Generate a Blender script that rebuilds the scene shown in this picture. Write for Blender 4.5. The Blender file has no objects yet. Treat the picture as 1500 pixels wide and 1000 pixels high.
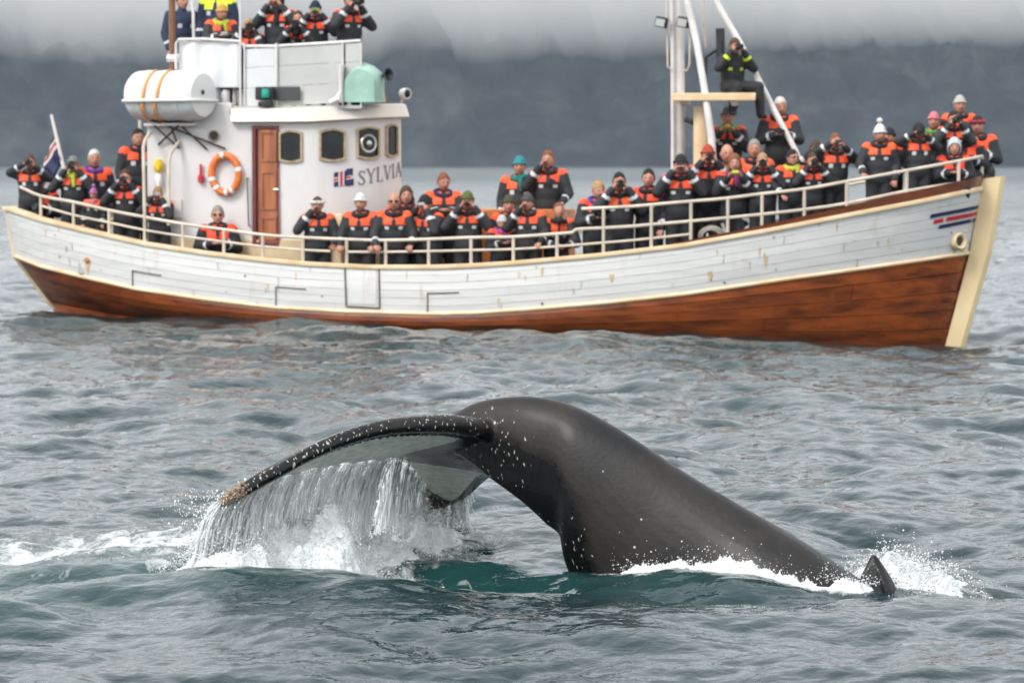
import bpy, bmesh, math, random
import numpy as np
from mathutils import Vector, Matrix, Quaternion, noise as mnoise

R = math.radians
random.seed(7)
RNG = np.random.default_rng(11)
scene = bpy.context.scene
COL = scene.collection

# ------------------------------------------------------------------ camera
FPX = 4680.0                      # focal length in pixels of a 1500 px wide frame
CAMZ = 3.0
PITCH = math.atan((500.0 - 240.0) / FPX)
cam_d = bpy.data.cameras.new('camera')
cam_d.sensor_width = 36.0
cam_d.lens = 36.0 * FPX / 1500.0
cam_d.clip_start = 0.5
cam_d.clip_end = 30000.0
cam_d.dof.use_dof = True
cam_d.dof.focus_distance = 23.4
cam_d.dof.aperture_fstop = 4.0
cam = bpy.data.objects.new('camera', cam_d)
cam.location = (0, 0, CAMZ)
cam.rotation_euler = (R(90) - PITCH, 0, 0)
COL.objects.link(cam)
scene.camera = cam

# ------------------------------------------------------------------ sky, sun, exposure
SUN_EL, SUN_AZ = R(42), R(222)    # azimuth clockwise from +Y: behind the camera, to its left
world = bpy.data.worlds.new('World')
scene.world = world
world.use_nodes = True
wn = world.node_tree.nodes; wl = world.node_tree.links
wn.clear()
w_out = wn.new('ShaderNodeOutputWorld')
w_bg = wn.new('ShaderNodeBackground')
w_sky = wn.new('ShaderNodeTexSky')
w_sky.sky_type = 'NISHITA'
w_sky.sun_disc = False
w_sky.sun_elevation = SUN_EL
w_sky.sun_rotation = SUN_AZ
w_sky.air_density = 1.0
w_sky.dust_density = 4.0
w_hsv = wn.new('ShaderNodeHueSaturation')
w_hsv.inputs['Saturation'].default_value = 0.10
# an overcast veil: even pale grey cloud mixed over the sky, soft large cells
w_tc = wn.new('ShaderNodeTexCoord')
w_noise = wn.new('ShaderNodeTexNoise'); w_noise.inputs['Scale'].default_value = 2.2
w_noise.inputs['Detail'].default_value = 4.0
w_ramp = wn.new('ShaderNodeValToRGB')
w_ramp.color_ramp.elements[0].position = 0.3; w_ramp.color_ramp.elements[0].color = (7.6, 7.9, 8.2, 1)
w_ramp.color_ramp.elements[1].position = 0.7; w_ramp.color_ramp.elements[1].color = (9.6, 9.8, 10.0, 1)
w_mix = wn.new('ShaderNodeMixRGB'); w_mix.inputs['Fac'].default_value = 0.8
wl.new(w_sky.outputs[0], w_hsv.inputs['Color'])
wl.new(w_tc.outputs['Generated'], w_noise.inputs['Vector'])
wl.new(w_noise.outputs['Fac'], w_ramp.inputs[0])
wl.new(w_hsv.outputs[0], w_mix.inputs[1])
wl.new(w_ramp.outputs[0], w_mix.inputs[2])
wl.new(w_mix.outputs[0], w_bg.inputs['Color'])
w_bg.inputs['Strength'].default_value = 0.138
wl.new(w_bg.outputs[0], w_out.inputs['Surface'])

sun_d = bpy.data.lights.new('sun', 'SUN')
sun_d.energy = 1.5
sun_d.angle = R(18)
sun_d.color = (1.0, 0.97, 0.93)
sun = bpy.data.objects.new('sun', sun_d)
sd = Vector((math.sin(SUN_AZ) * math.cos(SUN_EL), math.cos(SUN_AZ) * math.cos(SUN_EL), math.sin(SUN_EL)))
sun.rotation_euler = sd.to_track_quat('Z', 'Y').to_euler()
COL.objects.link(sun)

scene.view_settings.view_transform = 'Standard'
scene.view_settings.look = 'None'
scene.view_settings.exposure = 0.55
scene.view_settings.gamma = 1.0
scene.view_settings.use_curve_mapping = False
scene.cycles.use_denoising = True
scene.cycles.max_bounces = 8
scene.cycles.diffuse_bounces = 5
scene.cycles.glossy_bounces = 3
scene.cycles.transmission_bounces = 3
scene.cycles.volume_bounces = 10
scene.cycles.transparent_max_bounces = 8
scene.cycles.caustics_reflective = False
scene.cycles.caustics_refractive = False
scene.cycles.sample_clamp_indirect = 6.0

# ------------------------------------------------------------------ helpers
def ray(u, v):
    a = (u - 750.0) / FPX; b = (500.0 - v) / FPX
    return Vector((a, math.cos(PITCH) + b * math.sin(PITCH), -math.sin(PITCH) + b * math.cos(PITCH)))

def at(u, v, depth):
    """world point seen at photograph position u, v and standing `depth` metres away"""
    d = ray(u, v)
    return Vector((0, 0, CAMZ)) + d * (depth / d.y)

def tag(o, label=None, cat=None, group=None, kind=None):
    if label: o['label'] = label
    if cat: o['category'] = cat
    if group: o['group'] = group
    if kind: o['kind'] = kind
    return o

def new_mesh(name, verts, faces, mats=None, smooth=False, midx=None):
    me = bpy.data.meshes.new(name)
    if isinstance(verts, np.ndarray): verts = verts.tolist()
    me.from_pydata(verts, [], faces)
    for m in (mats or []): me.materials.append(m)
    if midx is not None: me.polygons.foreach_set('material_index', midx)
    if smooth: me.polygons.foreach_set('use_smooth', [True] * len(me.polygons))
    me.update()
    return me

def link(name, me, parent=None):
    o = bpy.data.objects.new(name, me)
    COL.objects.link(o)
    if parent: o.parent = parent
    return o

def empty(name, loc=(0, 0, 0), rz=0.0, parent=None):
    o = bpy.data.objects.new(name, None)
    o.empty_display_size = 0.2
    o.location = loc; o.rotation_euler = (0, 0, rz)
    COL.objects.link(o)
    if parent: o.parent = parent
    return o

def grid_mesh(name, X, Y, Z, mats=None, smooth=True, close_u=False):
    """X,Y,Z arrays of shape (n, m); fast numpy construction"""
    n, m = X.shape
    me = bpy.data.meshes.new(name)
    co = np.stack([X, Y, Z], -1).reshape(-1, 3).astype(np.float32)
    idx = np.arange(n * m).reshape(n, m)
    q = np.stack([idx[:-1, :-1], idx[:-1, 1:], idx[1:, 1:], idx[1:, :-1]], -1).reshape(-1, 4)
    if close_u:
        q2 = np.stack([idx[:-1, -1], idx[:-1, 0], idx[1:, 0], idx[1:, -1]], -1).reshape(-1, 4)
        q = np.concatenate([q, q2])
    nf = len(q)
    me.vertices.add(len(co)); me.vertices.foreach_set('co', co.ravel())
    me.loops.add(nf * 4); me.loops.foreach_set('vertex_index', q.ravel().astype(np.int32))
    me.polygons.add(nf)
    me.polygons.foreach_set('loop_start', np.arange(0, nf * 4, 4, dtype=np.int32))
    me.polygons.foreach_set('loop_total', np.full(nf, 4, dtype=np.int32))
    me.polygons.foreach_set('use_smooth', np.full(nf, smooth))
    me.update(calc_edges=True)
    for mt in (mats or []): me.materials.append(mt)
    return me

def tri_mesh(name, V, F, mats=None, smooth=True):
    """numpy verts (n,3), faces (k,3 or 4)"""
    me = bpy.data.meshes.new(name)
    k = F.shape[1]; nf = len(F)
    me.vertices.add(len(V)); me.vertices.foreach_set('co', V.astype(np.float32).ravel())
    me.loops.add(nf * k); me.loops.foreach_set('vertex_index', F.astype(np.int32).ravel())
    me.polygons.add(nf)
    me.polygons.foreach_set('loop_start', np.arange(0, nf * k, k, dtype=np.int32))
    me.polygons.foreach_set('loop_total', np.full(nf, k, dtype=np.int32))
    me.polygons.foreach_set('use_smooth', np.full(nf, smooth))
    me.update(calc_edges=True)
    for mt in (mats or []): me.materials.append(mt)
    return me

def add_attr(me, name, arr):
    a = me.attributes.new(name, 'FLOAT', 'POINT')
    a.data.foreach_set('value', np.asarray(arr, dtype=np.float32).ravel())

# smooth value noise in numpy (2-D), for masks and relief
_perm = np.random.default_rng(5).random((256, 256))
def vnoise(x, y):
    xi = np.floor(x).astype(int); yi = np.floor(y).astype(int)
    fx = x - xi; fy = y - yi
    fx = fx * fx * (3 - 2 * fx); fy = fy * fy * (3 - 2 * fy)
    a = _perm[xi & 255, yi & 255]; b = _perm[(xi + 1) & 255, yi & 255]
    c = _perm[xi & 255, (yi + 1) & 255]; d = _perm[(xi + 1) & 255, (yi + 1) & 255]
    return (a * (1 - fx) + b * fx) * (1 - fy) + (c * (1 - fx) + d * fx) * fy
def fbm(x, y, o=4):
    s = 0; a = 0.5; t = 0
    for i in range(o):
        s = s + a * vnoise(x * 2 ** i + 17.3 * i, y * 2 ** i + 5.1 * i); t += a; a *= 0.5
    return s / t

# ---- materials
def mat(name, col, rough=0.5, metal=0.0, spec=0.5, noise=0.0, nscale=8.0, bump=0.0, bscale=40.0, col2=None, coat=0.0, coords='Object'):
    m = bpy.data.materials.new(name); m.use_nodes = True
    nt = m.node_tree; N = nt.nodes; L = nt.links
    b = N['Principled BSDF']
    b.inputs['Base Color'].default_value = (*col, 1)
    b.inputs['Roughness'].default_value = rough
    b.inputs['Metallic'].default_value = metal
    b.inputs['Specular IOR Level'].default_value = spec
    if coat: b.inputs['Coat Weight'].default_value = coat
    tc = N.new('ShaderNodeTexCoord')
    if noise or col2:
        nz = N.new('ShaderNodeTexNoise'); nz.inputs['Scale'].default_value = nscale; nz.inputs['Detail'].default_value = 6
        L.new(tc.outputs[coords], nz.inputs['Vector'])
        rp = N.new('ShaderNodeValToRGB')
        c2 = col2 or tuple(max(0, c * (1 - noise)) for c in col)
        rp.color_ramp.elements[0].position = 0.35; rp.color_ramp.elements[0].color = (*c2, 1)
        rp.color_ramp.elements[1].position = 0.65; rp.color_ramp.elements[1].color = (*col, 1)
        L.new(nz.outputs['Fac'], rp.inputs[0]); L.new(rp.outputs[0], b.inputs['Base Color'])
    if bump:
        nb = N.new('ShaderNodeTexNoise'); nb.inputs['Scale'].default_value = bscale; nb.inputs['Detail'].default_value = 4
        L.new(tc.outputs[coords], nb.inputs['Vector'])
        bp = N.new('ShaderNodeBump'); bp.inputs['Strength'].default_value = bump; bp.inputs['Distance'].default_value = 0.02
        L.new(nb.outputs['Fac'], bp.inputs['Height']); L.new(bp.outputs[0], b.inputs['Normal'])
    return m
# near-side waterline of the whale's flank (x, y)
FLANK_X = [0.4, 0.6, 0.8, 1.0, 1.3, 1.6, 1.9, 2.1, 2.3, 2.5, 2.7]
FLANK_Y = [23.45, 23.24, 23.10, 22.99, 22.85, 22.73, 22.64, 22.60, 22.59, 22.60, 22.58]
# ------------------------------------------------------------------ water
def fft_tile(N, L, lmin, lmax, wdir, spread, rms, seed, power=4.0):
    rng = np.random.default_rng(seed)
    k1 = np.fft.fftfreq(N, L / N) * 2 * np.pi
    KX, KY = np.meshgrid(k1, k1, indexing='ij')
    K = np.hypot(KX, KY); K[0, 0] = 1e-6
    ph = K ** (-power)
    cosd = (KX * math.cos(wdir) + KY * math.sin(wdir)) / K
    ph *= (spread + (1 - spread) * cosd ** 2)
    ph *= np.exp(-(K * lmin / (2 * np.pi)) ** 4) * np.exp(-(2 * np.pi / lmax / K) ** 4)
    ph[0, 0] = 0
    H = (rng.normal(size=(N, N)) + 1j * rng.normal(size=(N, N))) * np.sqrt(ph)
    h = np.fft.ifft2(H).real
    s = rms / h.std()
    dx = np.fft.ifft2(-1j * KX / K * H).real * s
    dy = np.fft.ifft2(-1j * KY / K * H).real * s
    return h * s, dx, dy

def sample_tile(T, L, x, y):
    N = T.shape[0]
    gx = x / L * N; gy = y / L * N
    xi = np.floor(gx).astype(int); yi = np.floor(gy).astype(int)
    fx = gx - xi; fy = gy - yi
    a = T[xi % N, yi % N]; b = T[(xi + 1) % N, yi % N]; c = T[xi % N, (yi + 1) % N]; d = T[(xi + 1) % N, (yi + 1) % N]
    return (a * (1 - fx) + b * fx) * (1 - fy) + (c * (1 - fx) + d * fx) * fy

TILE_A = (97.0, fft_tile(1024, 97.0, 0.55, 6.5, R(76), 0.20, 0.066, 3, 3.6))
TILE_B = (23.0, fft_tile(1024, 23.0, 0.12, 1.6, R(92), 0.34, 0.0160, 4, 3.6))

def gauss(x, y, cx, cy, sx, sy, rot=0.0):
    c, s = math.cos(rot), math.sin(rot)
    X = (x - cx) * c + (y - cy) * s; Y = -(x - cx) * s + (y - cy) * c
    return np.exp(-0.5 * ((X / sx) ** 2 + (Y / sy) ** 2))

def swell(x, y):
    """slow undulations: trough under the bow, swell along the side of the boat, mounds round the whale"""
    z = -0.40 * gauss(x, y, 8.8, 57.2, 2.4, 3.0) - 0.12 * gauss(x, y, 4.6, 56.6, 2.4, 1.6) + 0.05 * gauss(x, y, -3.5, 57.8, 4.5, 1.6) + 0.10 * gauss(x, y, -8.8, 61.5, 2.5, 2.5)
    z += 0.07 * gauss(x, y, 3.0, 53.8, 2.6, 0.9)
    z += 0.13 * gauss(x, y, -0.40, 23.75, 1.0, 0.45, -0.1)
    z += 0.20 * gauss(x, y, -3.3, 20.9, 0.36, 0.26, -0.5)
    z += 0.15 * gauss(x, y, -2.5, 22.05, 0.95, 0.30, -0.05) + 0.04 * gauss(x, y, 0.2, 22.2, 0.9, 0.25, -0.1)
    z += 0.14 * gauss(x, y, 0.85, 22.85, 0.70, 0.36, -0.4) + 0.06 * gauss(x, y, 1.85, 22.45, 0.5, 0.28, -0.2)
    z -= 0.06 * gauss(x, y, -0.2, 22.7, 1.0, 0.35)
    return z

def water_z(x, y):
    return sea_disp(np.asarray(x, float), np.asarray(y, float))[2]

def sea_disp(x, y):
    r = np.hypot(x, y)
    LA, (ha, ax, ay) = TILE_A
    LB, (hb, bx_, by_) = TILE_B
    fa = 1.0 / (1.0 + (r / 700.0) ** 2)
    fb = 1.0 / (1.0 + (r / 160.0) ** 2)
    calm = 1.0 - 0.25 * gauss(x, y, -0.5, 20.2, 4.0, 1.3) - 0.22 * gauss(x, y, -0.3, 23.0, 3.2, 1.0)
    fa = fa * (0.30 + 0.70 * calm); fb = fb * calm
    z = sample_tile(ha, LA, x, y) * fa + sample_tile(hb, LB, x, y) * fb + swell(x, y)
    ox = (sample_tile(ax, LA, x, y) * fa + sample_tile(bx_, LB, x, y) * fb) * 0.9
    oy = (sample_tile(ay, LA, x, y) * fa + sample_tile(by_, LB, x, y) * fb) * 0.9
    return ox, oy, z

def foam_mask(x, y):
    """where water really carries foam: under the fluke, the wash left of it, along the flank, round the fin"""
    f = 1.5 * gauss(x, y, -1.65, 23.5, 0.75, 0.50, -0.15)
    f = np.maximum(f, 1.15 * gauss(x, y, -0.70, 25.0, 0.45, 0.5))
    f = np.maximum(f, 1.25 * gauss(x, y, -2.9, 24.7, 1.0, 0.95, 0.05))
    f = np.maximum(f, 1.10 * gauss(x, y, -4.2, 24.6, 1.3, 0.60, 0.05))
    # along the flank, at the near side of the whale
    ly = np.interp(x, FLANK_X, FLANK_Y)
    f = np.maximum(f, 1.3 * np.exp(-0.5 * ((y - ly + 0.06) / 0.11) ** 2) * np.clip((x - 0.45) / 0.3, 0, 1) * np.clip((2.7 - x) / 0.3, 0, 1))
    f = np.maximum(f, 1.2 * gauss(x, y, 2.75, 23.1, 0.40, 0.42))
    f = np.maximum(f, 0.62 * gauss(x, y, -0.75, 23.9, 0.75, 0.45))
    return f

def aer_mask(x, y):
    a = gauss(x, y, -0.4, 23.9, 1.1, 0.9, -0.1) + 0.9 * gauss(x, y, -2.9, 23.3, 1.1, 1.0) + 0.7 * gauss(x, y, -3.3, 21.0, 0.6, 0.4) + 0.55 * gauss(x, y, -1.9, 22.1, 1.5, 0.35) + 0.35 * gauss(x, y, 0.9, 22.7, 1.0, 0.4)
    return np.clip(a, 0, 1)

def rows(y0, y1, k):
    n = int(math.log(y1 / y0) / k) + 1
    return y0 * np.exp(np.linspace(0, math.log(y1 / y0), n))
ys = np.concatenate([[-400, -150, -60, -20, -5, 3, 8], rows(11.0, 17.0, 0.008)[:-1], rows(17.0, 34.0, 0.0019)[:-1], rows(34.0, 85.0, 0.0026)[:-1], rows(85.0, 400.0, 0.008)[:-1], rows(400.0, 3300.0, 0.05), [5000.0]])
half = np.concatenate([np.linspace(0, 0.185, 250), np.linspace(0.19, 0.30, 25), np.array([0.36, 0.45, 0.6, 0.9, 1.4, 2.2])])
tx = np.concatenate([-half[::-1], half[1:]])
YY = np.repeat(ys[:, None], len(tx), 1)
sc_row = np.maximum(np.abs(ys), 12.0)[:, None]
XX = tx[None, :] * sc_row
ox, oy, oz = sea_disp(XX, YY)
near = np.clip((YY - 9.0) / 3.0, 0, 1)
water_me = grid_mesh('sea', XX + ox * near, YY + oy * near, oz * near)
fm = foam_mask(XX, YY) * near
lap = np.zeros_like(oz); lap[1:-1, 1:-1] = 0
add_attr(water_me, 'foam', fm)
add_attr(water_me, 'aer', aer_mask(XX, YY) * near)

m_sea = bpy.data.materials.new('sea_water'); m_sea.use_nodes = True
N = m_sea.node_tree.nodes; L = m_sea.node_tree.links
b = N['Principled BSDF']; b.inputs['IOR'].default_value = 1.333
b.inputs['Roughness'].default_value = 0.05
geo = N.new('ShaderNodeNewGeometry')
a_f = N.new('ShaderNodeAttribute'); a_f.attribute_name = 'foam'
a_a = N.new('ShaderNodeAttribute'); a_a.attribute_name = 'aer'
deep = N.new('ShaderNodeMixRGB'); deep.inputs[1].default_value = (0.009, 0.028, 0.032, 1); deep.inputs[2].default_value = (0.012, 0.046, 0.045, 1)
L.new(a_a.outputs['Fac'], deep.inputs[0])
# foam: the mask broken up by two noises into lace and clots
mp = N.new('ShaderNodeMapping'); mp.inputs['Scale'].default_value = (1.0, 0.55, 1.0)
L.new(geo.outputs['Position'], mp.inputs['Vector'])
n1 = N.new('ShaderNodeTexNoise'); n1.inputs['Scale'].default_value = 5.5; n1.inputs['Detail'].default_value = 8; n1.inputs['Roughness'].default_value = 0.68; n1.inputs['Distortion'].default_value = 0.9
L.new(mp.outputs[0], n1.inputs['Vector'])
sub = N.new('ShaderNodeMath'); sub.operation = 'SUBTRACT'; sub.inputs[1].default_value = 0.5
L.new(n1.outputs['Fac'], sub.inputs[0])
mul = N.new('ShaderNodeMath'); mul.operation = 'MULTIPLY'; mul.inputs[1].default_value = 2.9
L.new(sub.outputs[0], mul.inputs[0])
addf = N.new('ShaderNodeMath'); addf.operation = 'ADD'
L.new(mul.outputs[0], addf.inputs[0]); L.new(a_f.outputs['Fac'], addf.inputs[1])
fr = N.new('ShaderNodeMapRange'); fr.inputs['From Min'].default_value = 0.62; fr.inputs['From Max'].default_value = 1.30
L.new(addf.outputs[0], fr.inputs['Value'])
colm = N.new('ShaderNodeMixRGB'); colm.inputs[2].default_value = (0.80, 0.83, 0.83, 1)
L.new(fr.outputs[0], colm.inputs[0]); L.new(deep.outputs[0], colm.inputs[1]); L.new(colm.outputs[0], b.inputs['Base Color'])
rgm = N.new('ShaderNodeMapRange'); rgm.inputs['To Min'].default_value = 0.025; rgm.inputs['To Max'].default_value = 0.7
L.new(fr.outputs[0], rgm.inputs['Value'])
# far off, wavelets finer than the sheet's mesh act as roughness
sepp = N.new('ShaderNodeSeparateXYZ'); L.new(geo.outputs['Position'], sepp.inputs[0])
rfar = N.new('ShaderNodeMapRange'); rfar.inputs['From Min'].default_value = 70; rfar.inputs['From Max'].default_value = 600
rfar.inputs['To Min'].default_value = 0.0; rfar.inputs['To Max'].default_value = 0.38
L.new(sepp.outputs['Y'], rfar.inputs['Value'])
radd = N.new('ShaderNodeMath'); radd.operation = 'ADD'; L.new(rgm.outputs[0], radd.inputs[0]); L.new(rfar.outputs[0], radd.inputs[1])
L.new(radd.outputs[0], b.inputs['Roughness'])
# small ripples
mp2 = N.new('ShaderNodeMapping'); mp2.inputs['Scale'].default_value = (1.0, 1.25, 1.0)
L.new(geo.outputs['Position'], mp2.inputs['Vector'])
r1 = N.new('ShaderNodeTexNoise'); r1.inputs['Scale'].default_value = 7.0; r1.inputs['Detail'].default_value = 3.0; r1.inputs['Roughness'].default_value = 0.55; r1.inputs['Distortion'].default_value = 0.35
L.new(mp2.outputs[0], r1.inputs['Vector'])
bp = N.new('ShaderNodeBump'); bp.inputs['Strength'].default_value = 0.40; bp.inputs['Distance'].default_value = 0.035
L.new(r1.outputs['Fac'], bp.inputs['Height']); 
bp2 = N.new('ShaderNodeBump'); bp2.inputs['Strength'].default_value = 0.8; bp2.inputs['Distance'].default_value = 0.03
L.new(fr.outputs[0], bp2.inputs['Height']); L.new(bp.outputs[0], bp2.inputs['Normal'])
L.new(bp2.outputs[0], b.inputs['Normal'])
water_me.materials.append(m_sea)
sea = link('sea', water_me); tag(sea, kind='structure')

# ------------------------------------------------------------------ the far shore
gx = np.linspace(-1500, 1500, 420); gy = np.concatenate([np.linspace(2950, 3450, 130), np.linspace(3460, 3900, 30)])
GX, GY = np.meshgrid(gx, gy)
t = (GY - 3000.0 + 30 * (fbm(GX / 160, GX * 0, 3) - 0.5))
gull = np.abs(fbm(GX / 85 + 0.0016 * GY * 1.2, GY / 420, 5) - 0.5) * 2
Z = np.where(t > 0, t * 0.62, t * 0.3) + (gull - 0.3) * np.clip(t, 0, 200) * 0.75 + (fbm(GX / 22, GY / 30, 4) - 0.5) * 26 * np.clip(t / 30, 0, 1)
Z += 40 * (fbm(GX / 420 + 3, GY / 900, 3) - 0.5) * np.clip(t / 120, 0, 1)
mt_me = grid_mesh('mountain', GX, GY, Z)
m_mt = bpy.data.materials.new('basalt_slope'); m_mt.use_nodes = True
N = m_mt.node_tree.nodes; L = m_mt.node_tree.links
b = N['Principled BSDF']; b.inputs['Roughness'].default_value = 0.95; b.inputs['Specular IOR Level'].default_value = 0.1
g = N.new('ShaderNodeNewGeometry')
mpn = N.new('ShaderNodeMapping'); mpn.inputs['Scale'].default_value = (0.8, 0.5, 0.9); mpn.inputs['Rotation'].default_value = (0.0, 0.55, 0.0); L.new(g.outputs['Position'], mpn.inputs['Vector'])
nz = N.new('ShaderNodeTexNoise'); nz.inputs['Scale'].default_value = 0.022; nz.inputs['Detail'].default_value = 9; nz.inputs['Roughness'].default_value = 0.62
L.new(mpn.outputs[0], nz.inputs['Vector'])
rp = N.new('ShaderNodeValToRGB')
e = rp.color_ramp.elements; e[0].position = 0.32; e[0].color = (0.006, 0.007, 0.010, 1); e[1].position = 0.70; e[1].color = (0.075, 0.08, 0.08, 1)
q = e.new(0.5); q.color = (0.022, 0.030, 0.032, 1)
L.new(nz.outputs['Fac'], rp.inputs[0]); L.new(rp.outputs[0], b.inputs['Base Color'])
mt_me.materials.append(m_mt)
tag(link('mountain', mt_me), kind='structure')

# low cloud lying against the slope
def closed_slab(name, x0, x1, y0, y1, nx, ny, zbot, ztop):
    X, Y = np.meshgrid(np.linspace(x0, x1, nx), np.linspace(y0, y1, ny))
    B = zbot(X, Y); T = np.full_like(B, ztop)
    n = nx * ny
    V = np.concatenate([np.stack([X, Y, B], -1).reshape(-1, 3), np.stack([X, Y, T], -1).reshape(-1, 3)])
    F = []
    for j in range(ny - 1):
        for i in range(nx - 1):
            a = j * nx + i
            F.append((a, a + nx, a + nx + 1, a + 1)); F.append((n + a, n + a + 1, n + a + nx + 1, n + a + nx))
    for i in range(nx - 1):
        F.append((i, i + 1, n + i + 1, n + i)); a = (ny - 1) * nx + i; F.append((a, n + a, n + a + 1, a + 1))
    for j in range(ny - 1):
        a = j * nx; F.append((a, n + a, n + a + nx, a + nx)); a = j * nx + nx - 1; F.append((a, a + nx, n + a + nx, n + a))
    return new_mesh(name, V, F)
def vol_mat(name, col, dens, aniso=0.0):
    m = bpy.data.materials.new(name); m.use_nodes = True
    N = m.node_tree.nodes; L = m.node_tree.links
    N.remove(N['Principled BSDF'])
    v = N.new('ShaderNodeVolumePrincipled'); v.inputs['Color'].default_value = (*col, 1); v.inputs['Density'].default_value = dens
    v.inputs['Anisotropy'].default_value = aniso
    L.new(v.outputs[0], N['Material Output'].inputs['Volume'])
    return m
def fog_base(X, Y):
    lean = np.clip((X + 480) / 960.0, 0, 1)
    slope = 0.20 - 0.09 * lean
    return 44 + 56 * lean ** 0.8 + slope * np.clip(3420 - Y, 0, 1100) + 12 * (fbm(X / 120 + 7, Y / 1500, 3) - 0.5)
fog_me = closed_slab('fog_bank', -1400, 1400, 2300, 3950, 170, 60, fog_base, 300.0)
fog_me.materials.append(vol_mat('fog', (1.0, 0.99, 0.975), 0.0045))
tag(link('fog_bank', fog_me), 'pale grey bank of low cloud lying against the dark mountainside', 'fog', kind='stuff')

hz_me = closed_slab('haze', -3000, 3000, -600, 5200, 2, 2, lambda X, Y: np.full_like(X, -60.0), 460.0)
hz_me.materials.append(vol_mat('haze_air', (0.74, 0.85, 1.0), 0.00005))
tag(link('haze', hz_me), 'thin bluish sea haze softening the far mountainside', 'haze', kind='stuff')
# ------------------------------------------------------------------ the whale
PSI = R(22.7)
WH = Vector((math.cos(PSI), -math.sin(PSI), 0))         # heading: to the right and a little nearer
WS = Vector((math.sin(PSI), math.cos(PSI), 0))          # across, away from the camera
W0 = at(578, 664, 24.1)

def mid_pt(u, v):
    """point of the whale's middle plane seen at u, v"""
    d = ray(u, v); o = Vector((0, 0, CAMZ))
    return o + d * ((W0 - o).dot(WS) / d.dot(WS))

def catmull(P, n):
    P = [Vector(p) for p in P]; out = []
    m = len(P) - 1
    for k in range(n):
        t = k / (n - 1) * m; i = min(int(t), m - 1); f = t - i
        p0 = P[i - 1] if i > 0 else P[i] * 2 - P[i + 1]
        p1, p2 = P[i], P[i + 1]
        p3 = P[i + 2] if i + 2 <= m else P[i + 1] * 2 - P[i]
        out.append(0.5 * ((2 * p1) + (p2 - p0) * f + (2 * p0 - 5 * p1 + 4 * p2 - p3) * f * f + (3 * p1 - p0 - 3 * p2 + p3) * f ** 3))
    return out

W_ST = [  # upper outline, lower outline, half width
    ((640, 622), (652, 655), 0.05), ((668, 604), (690, 678), 0.10), ((705, 587), (722, 703), 0.13), ((765, 580), (768, 737), 0.17), ((815, 586), (802, 768), 0.20),
    ((850, 598), (822, 786), 0.235), ((885, 616), (832, 832), 0.255), ((940, 650), (868, 900), 0.27), ((1000, 690), (920, 960), 0.29),
    ((1080, 738), (1000, 1030), 0.34), ((1150, 778), (1090, 1090), 0.41), ((1230, 830), (1190, 1150), 0.50), ((1330, 905), (1310, 1220), 0.72),
    ((1450, 1020), (1440, 1320), 0.74)]
tops = catmull([mid_pt(*a) for a, b_, c in W_ST], 110)
bots = catmull([mid_pt(*b_) for a, b_, c in W_ST], 110)
wid = catmull([Vector((c, 0, 0)) for a, b_, c in W_ST], 110)
NS = 40
bv, bf = [], []
for k in range(110):
    c = (tops[k] + bots[k]) / 2; hv = (tops[k] - bots[k]) / 2; w = wid[k].x
    for j in range(NS):
        th = 2 * math.pi * j / NS
        cs, sn = math.cos(th), math.sin(th)
        sq = abs(sn) ** 0.9 * (1 if sn >= 0 else -1)
        ridge = 1 - 0.20 * max(cs, 0) ** 2 - 0.28 * max(-cs, 0) ** 2
        bv.append(c + hv * cs + WS * (w * sq * ridge) + hv * (0.10 * sn * sn))
for k in range(109):
    for j in range(NS):
        a = k * NS + j; b2 = k * NS + (j + 1) % NS
        bf.append((a, b2, b2 + NS, a + NS))
bf.append(tuple(range(NS))[::-1]); bf.append(tuple(109 * NS + j for j in range(NS)))

# dorsal knuckles along the ridge, the fin
def blob(c, rx, ry, rz, axes, n=10):
    o = len(bv)
    for i in range(n + 1):
        ph = math.pi * i / n
        for j in range(n):
            th = 2 * math.pi * j / n
            bv.append(c + axes[0] * (rx * math.sin(ph) * math.cos(th)) + axes[1] * (ry * math.sin(ph) * math.sin(th)) + axes[2] * (rz * math.cos(ph)))
    for i in range(n):
        for j in range(n):
            a = o + i * n + j; b2 = o + i * n + (j + 1) % n
            bf.append((a, a + n, b2 + n, b2))
for (u, v, s) in ((905, 640, .12), (985, 693, .12), (1062, 739, .11), (1125, 776, .10), (1190, 817, .10)):
    blob(mid_pt(u, v), s * 1.9, 0.05, 0.064, ((mid_pt(u + 20, v + 12) - mid_pt(u, v)).normalized(), WS, Vector((0, 0, 1))))
fin = [(1222, 885), (1250, 858), (1262, 844), (1269, 828), (1277, 810), (1283, 811), (1292, 825), (1303, 843), (1312, 862), (1318, 905), (1222, 930)]
fp = [mid_pt(*p) for p in fin]; fc = sum(fp, Vector()) / len(fp)
o = len(bv)
prof = [(-1, 0.80), (-0.55, 0.94), (0, 1.0), (0.55, 0.94), (1, 0.80)]
for s, q in prof:
    for p in fp:
        hgt = max(0.0, min(1.0, (p.z - 0.0) / 0.24))
        bv.append(fc + (p - fc) * q + WS * (s * (0.12 - 0.095 * hgt)))
nf = len(fp)
for i in range(4):
    for j in range(nf):
        a = o + i * nf + j; b2 = o + i * nf + (j + 1) % nf
        bf.append((a, b2, b2 + nf, a + nf))
bf.append(tuple(o + j for j in range(nf))[::-1]); bf.append(tuple(o + 4 * nf + j for j in range(nf)))

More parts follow.
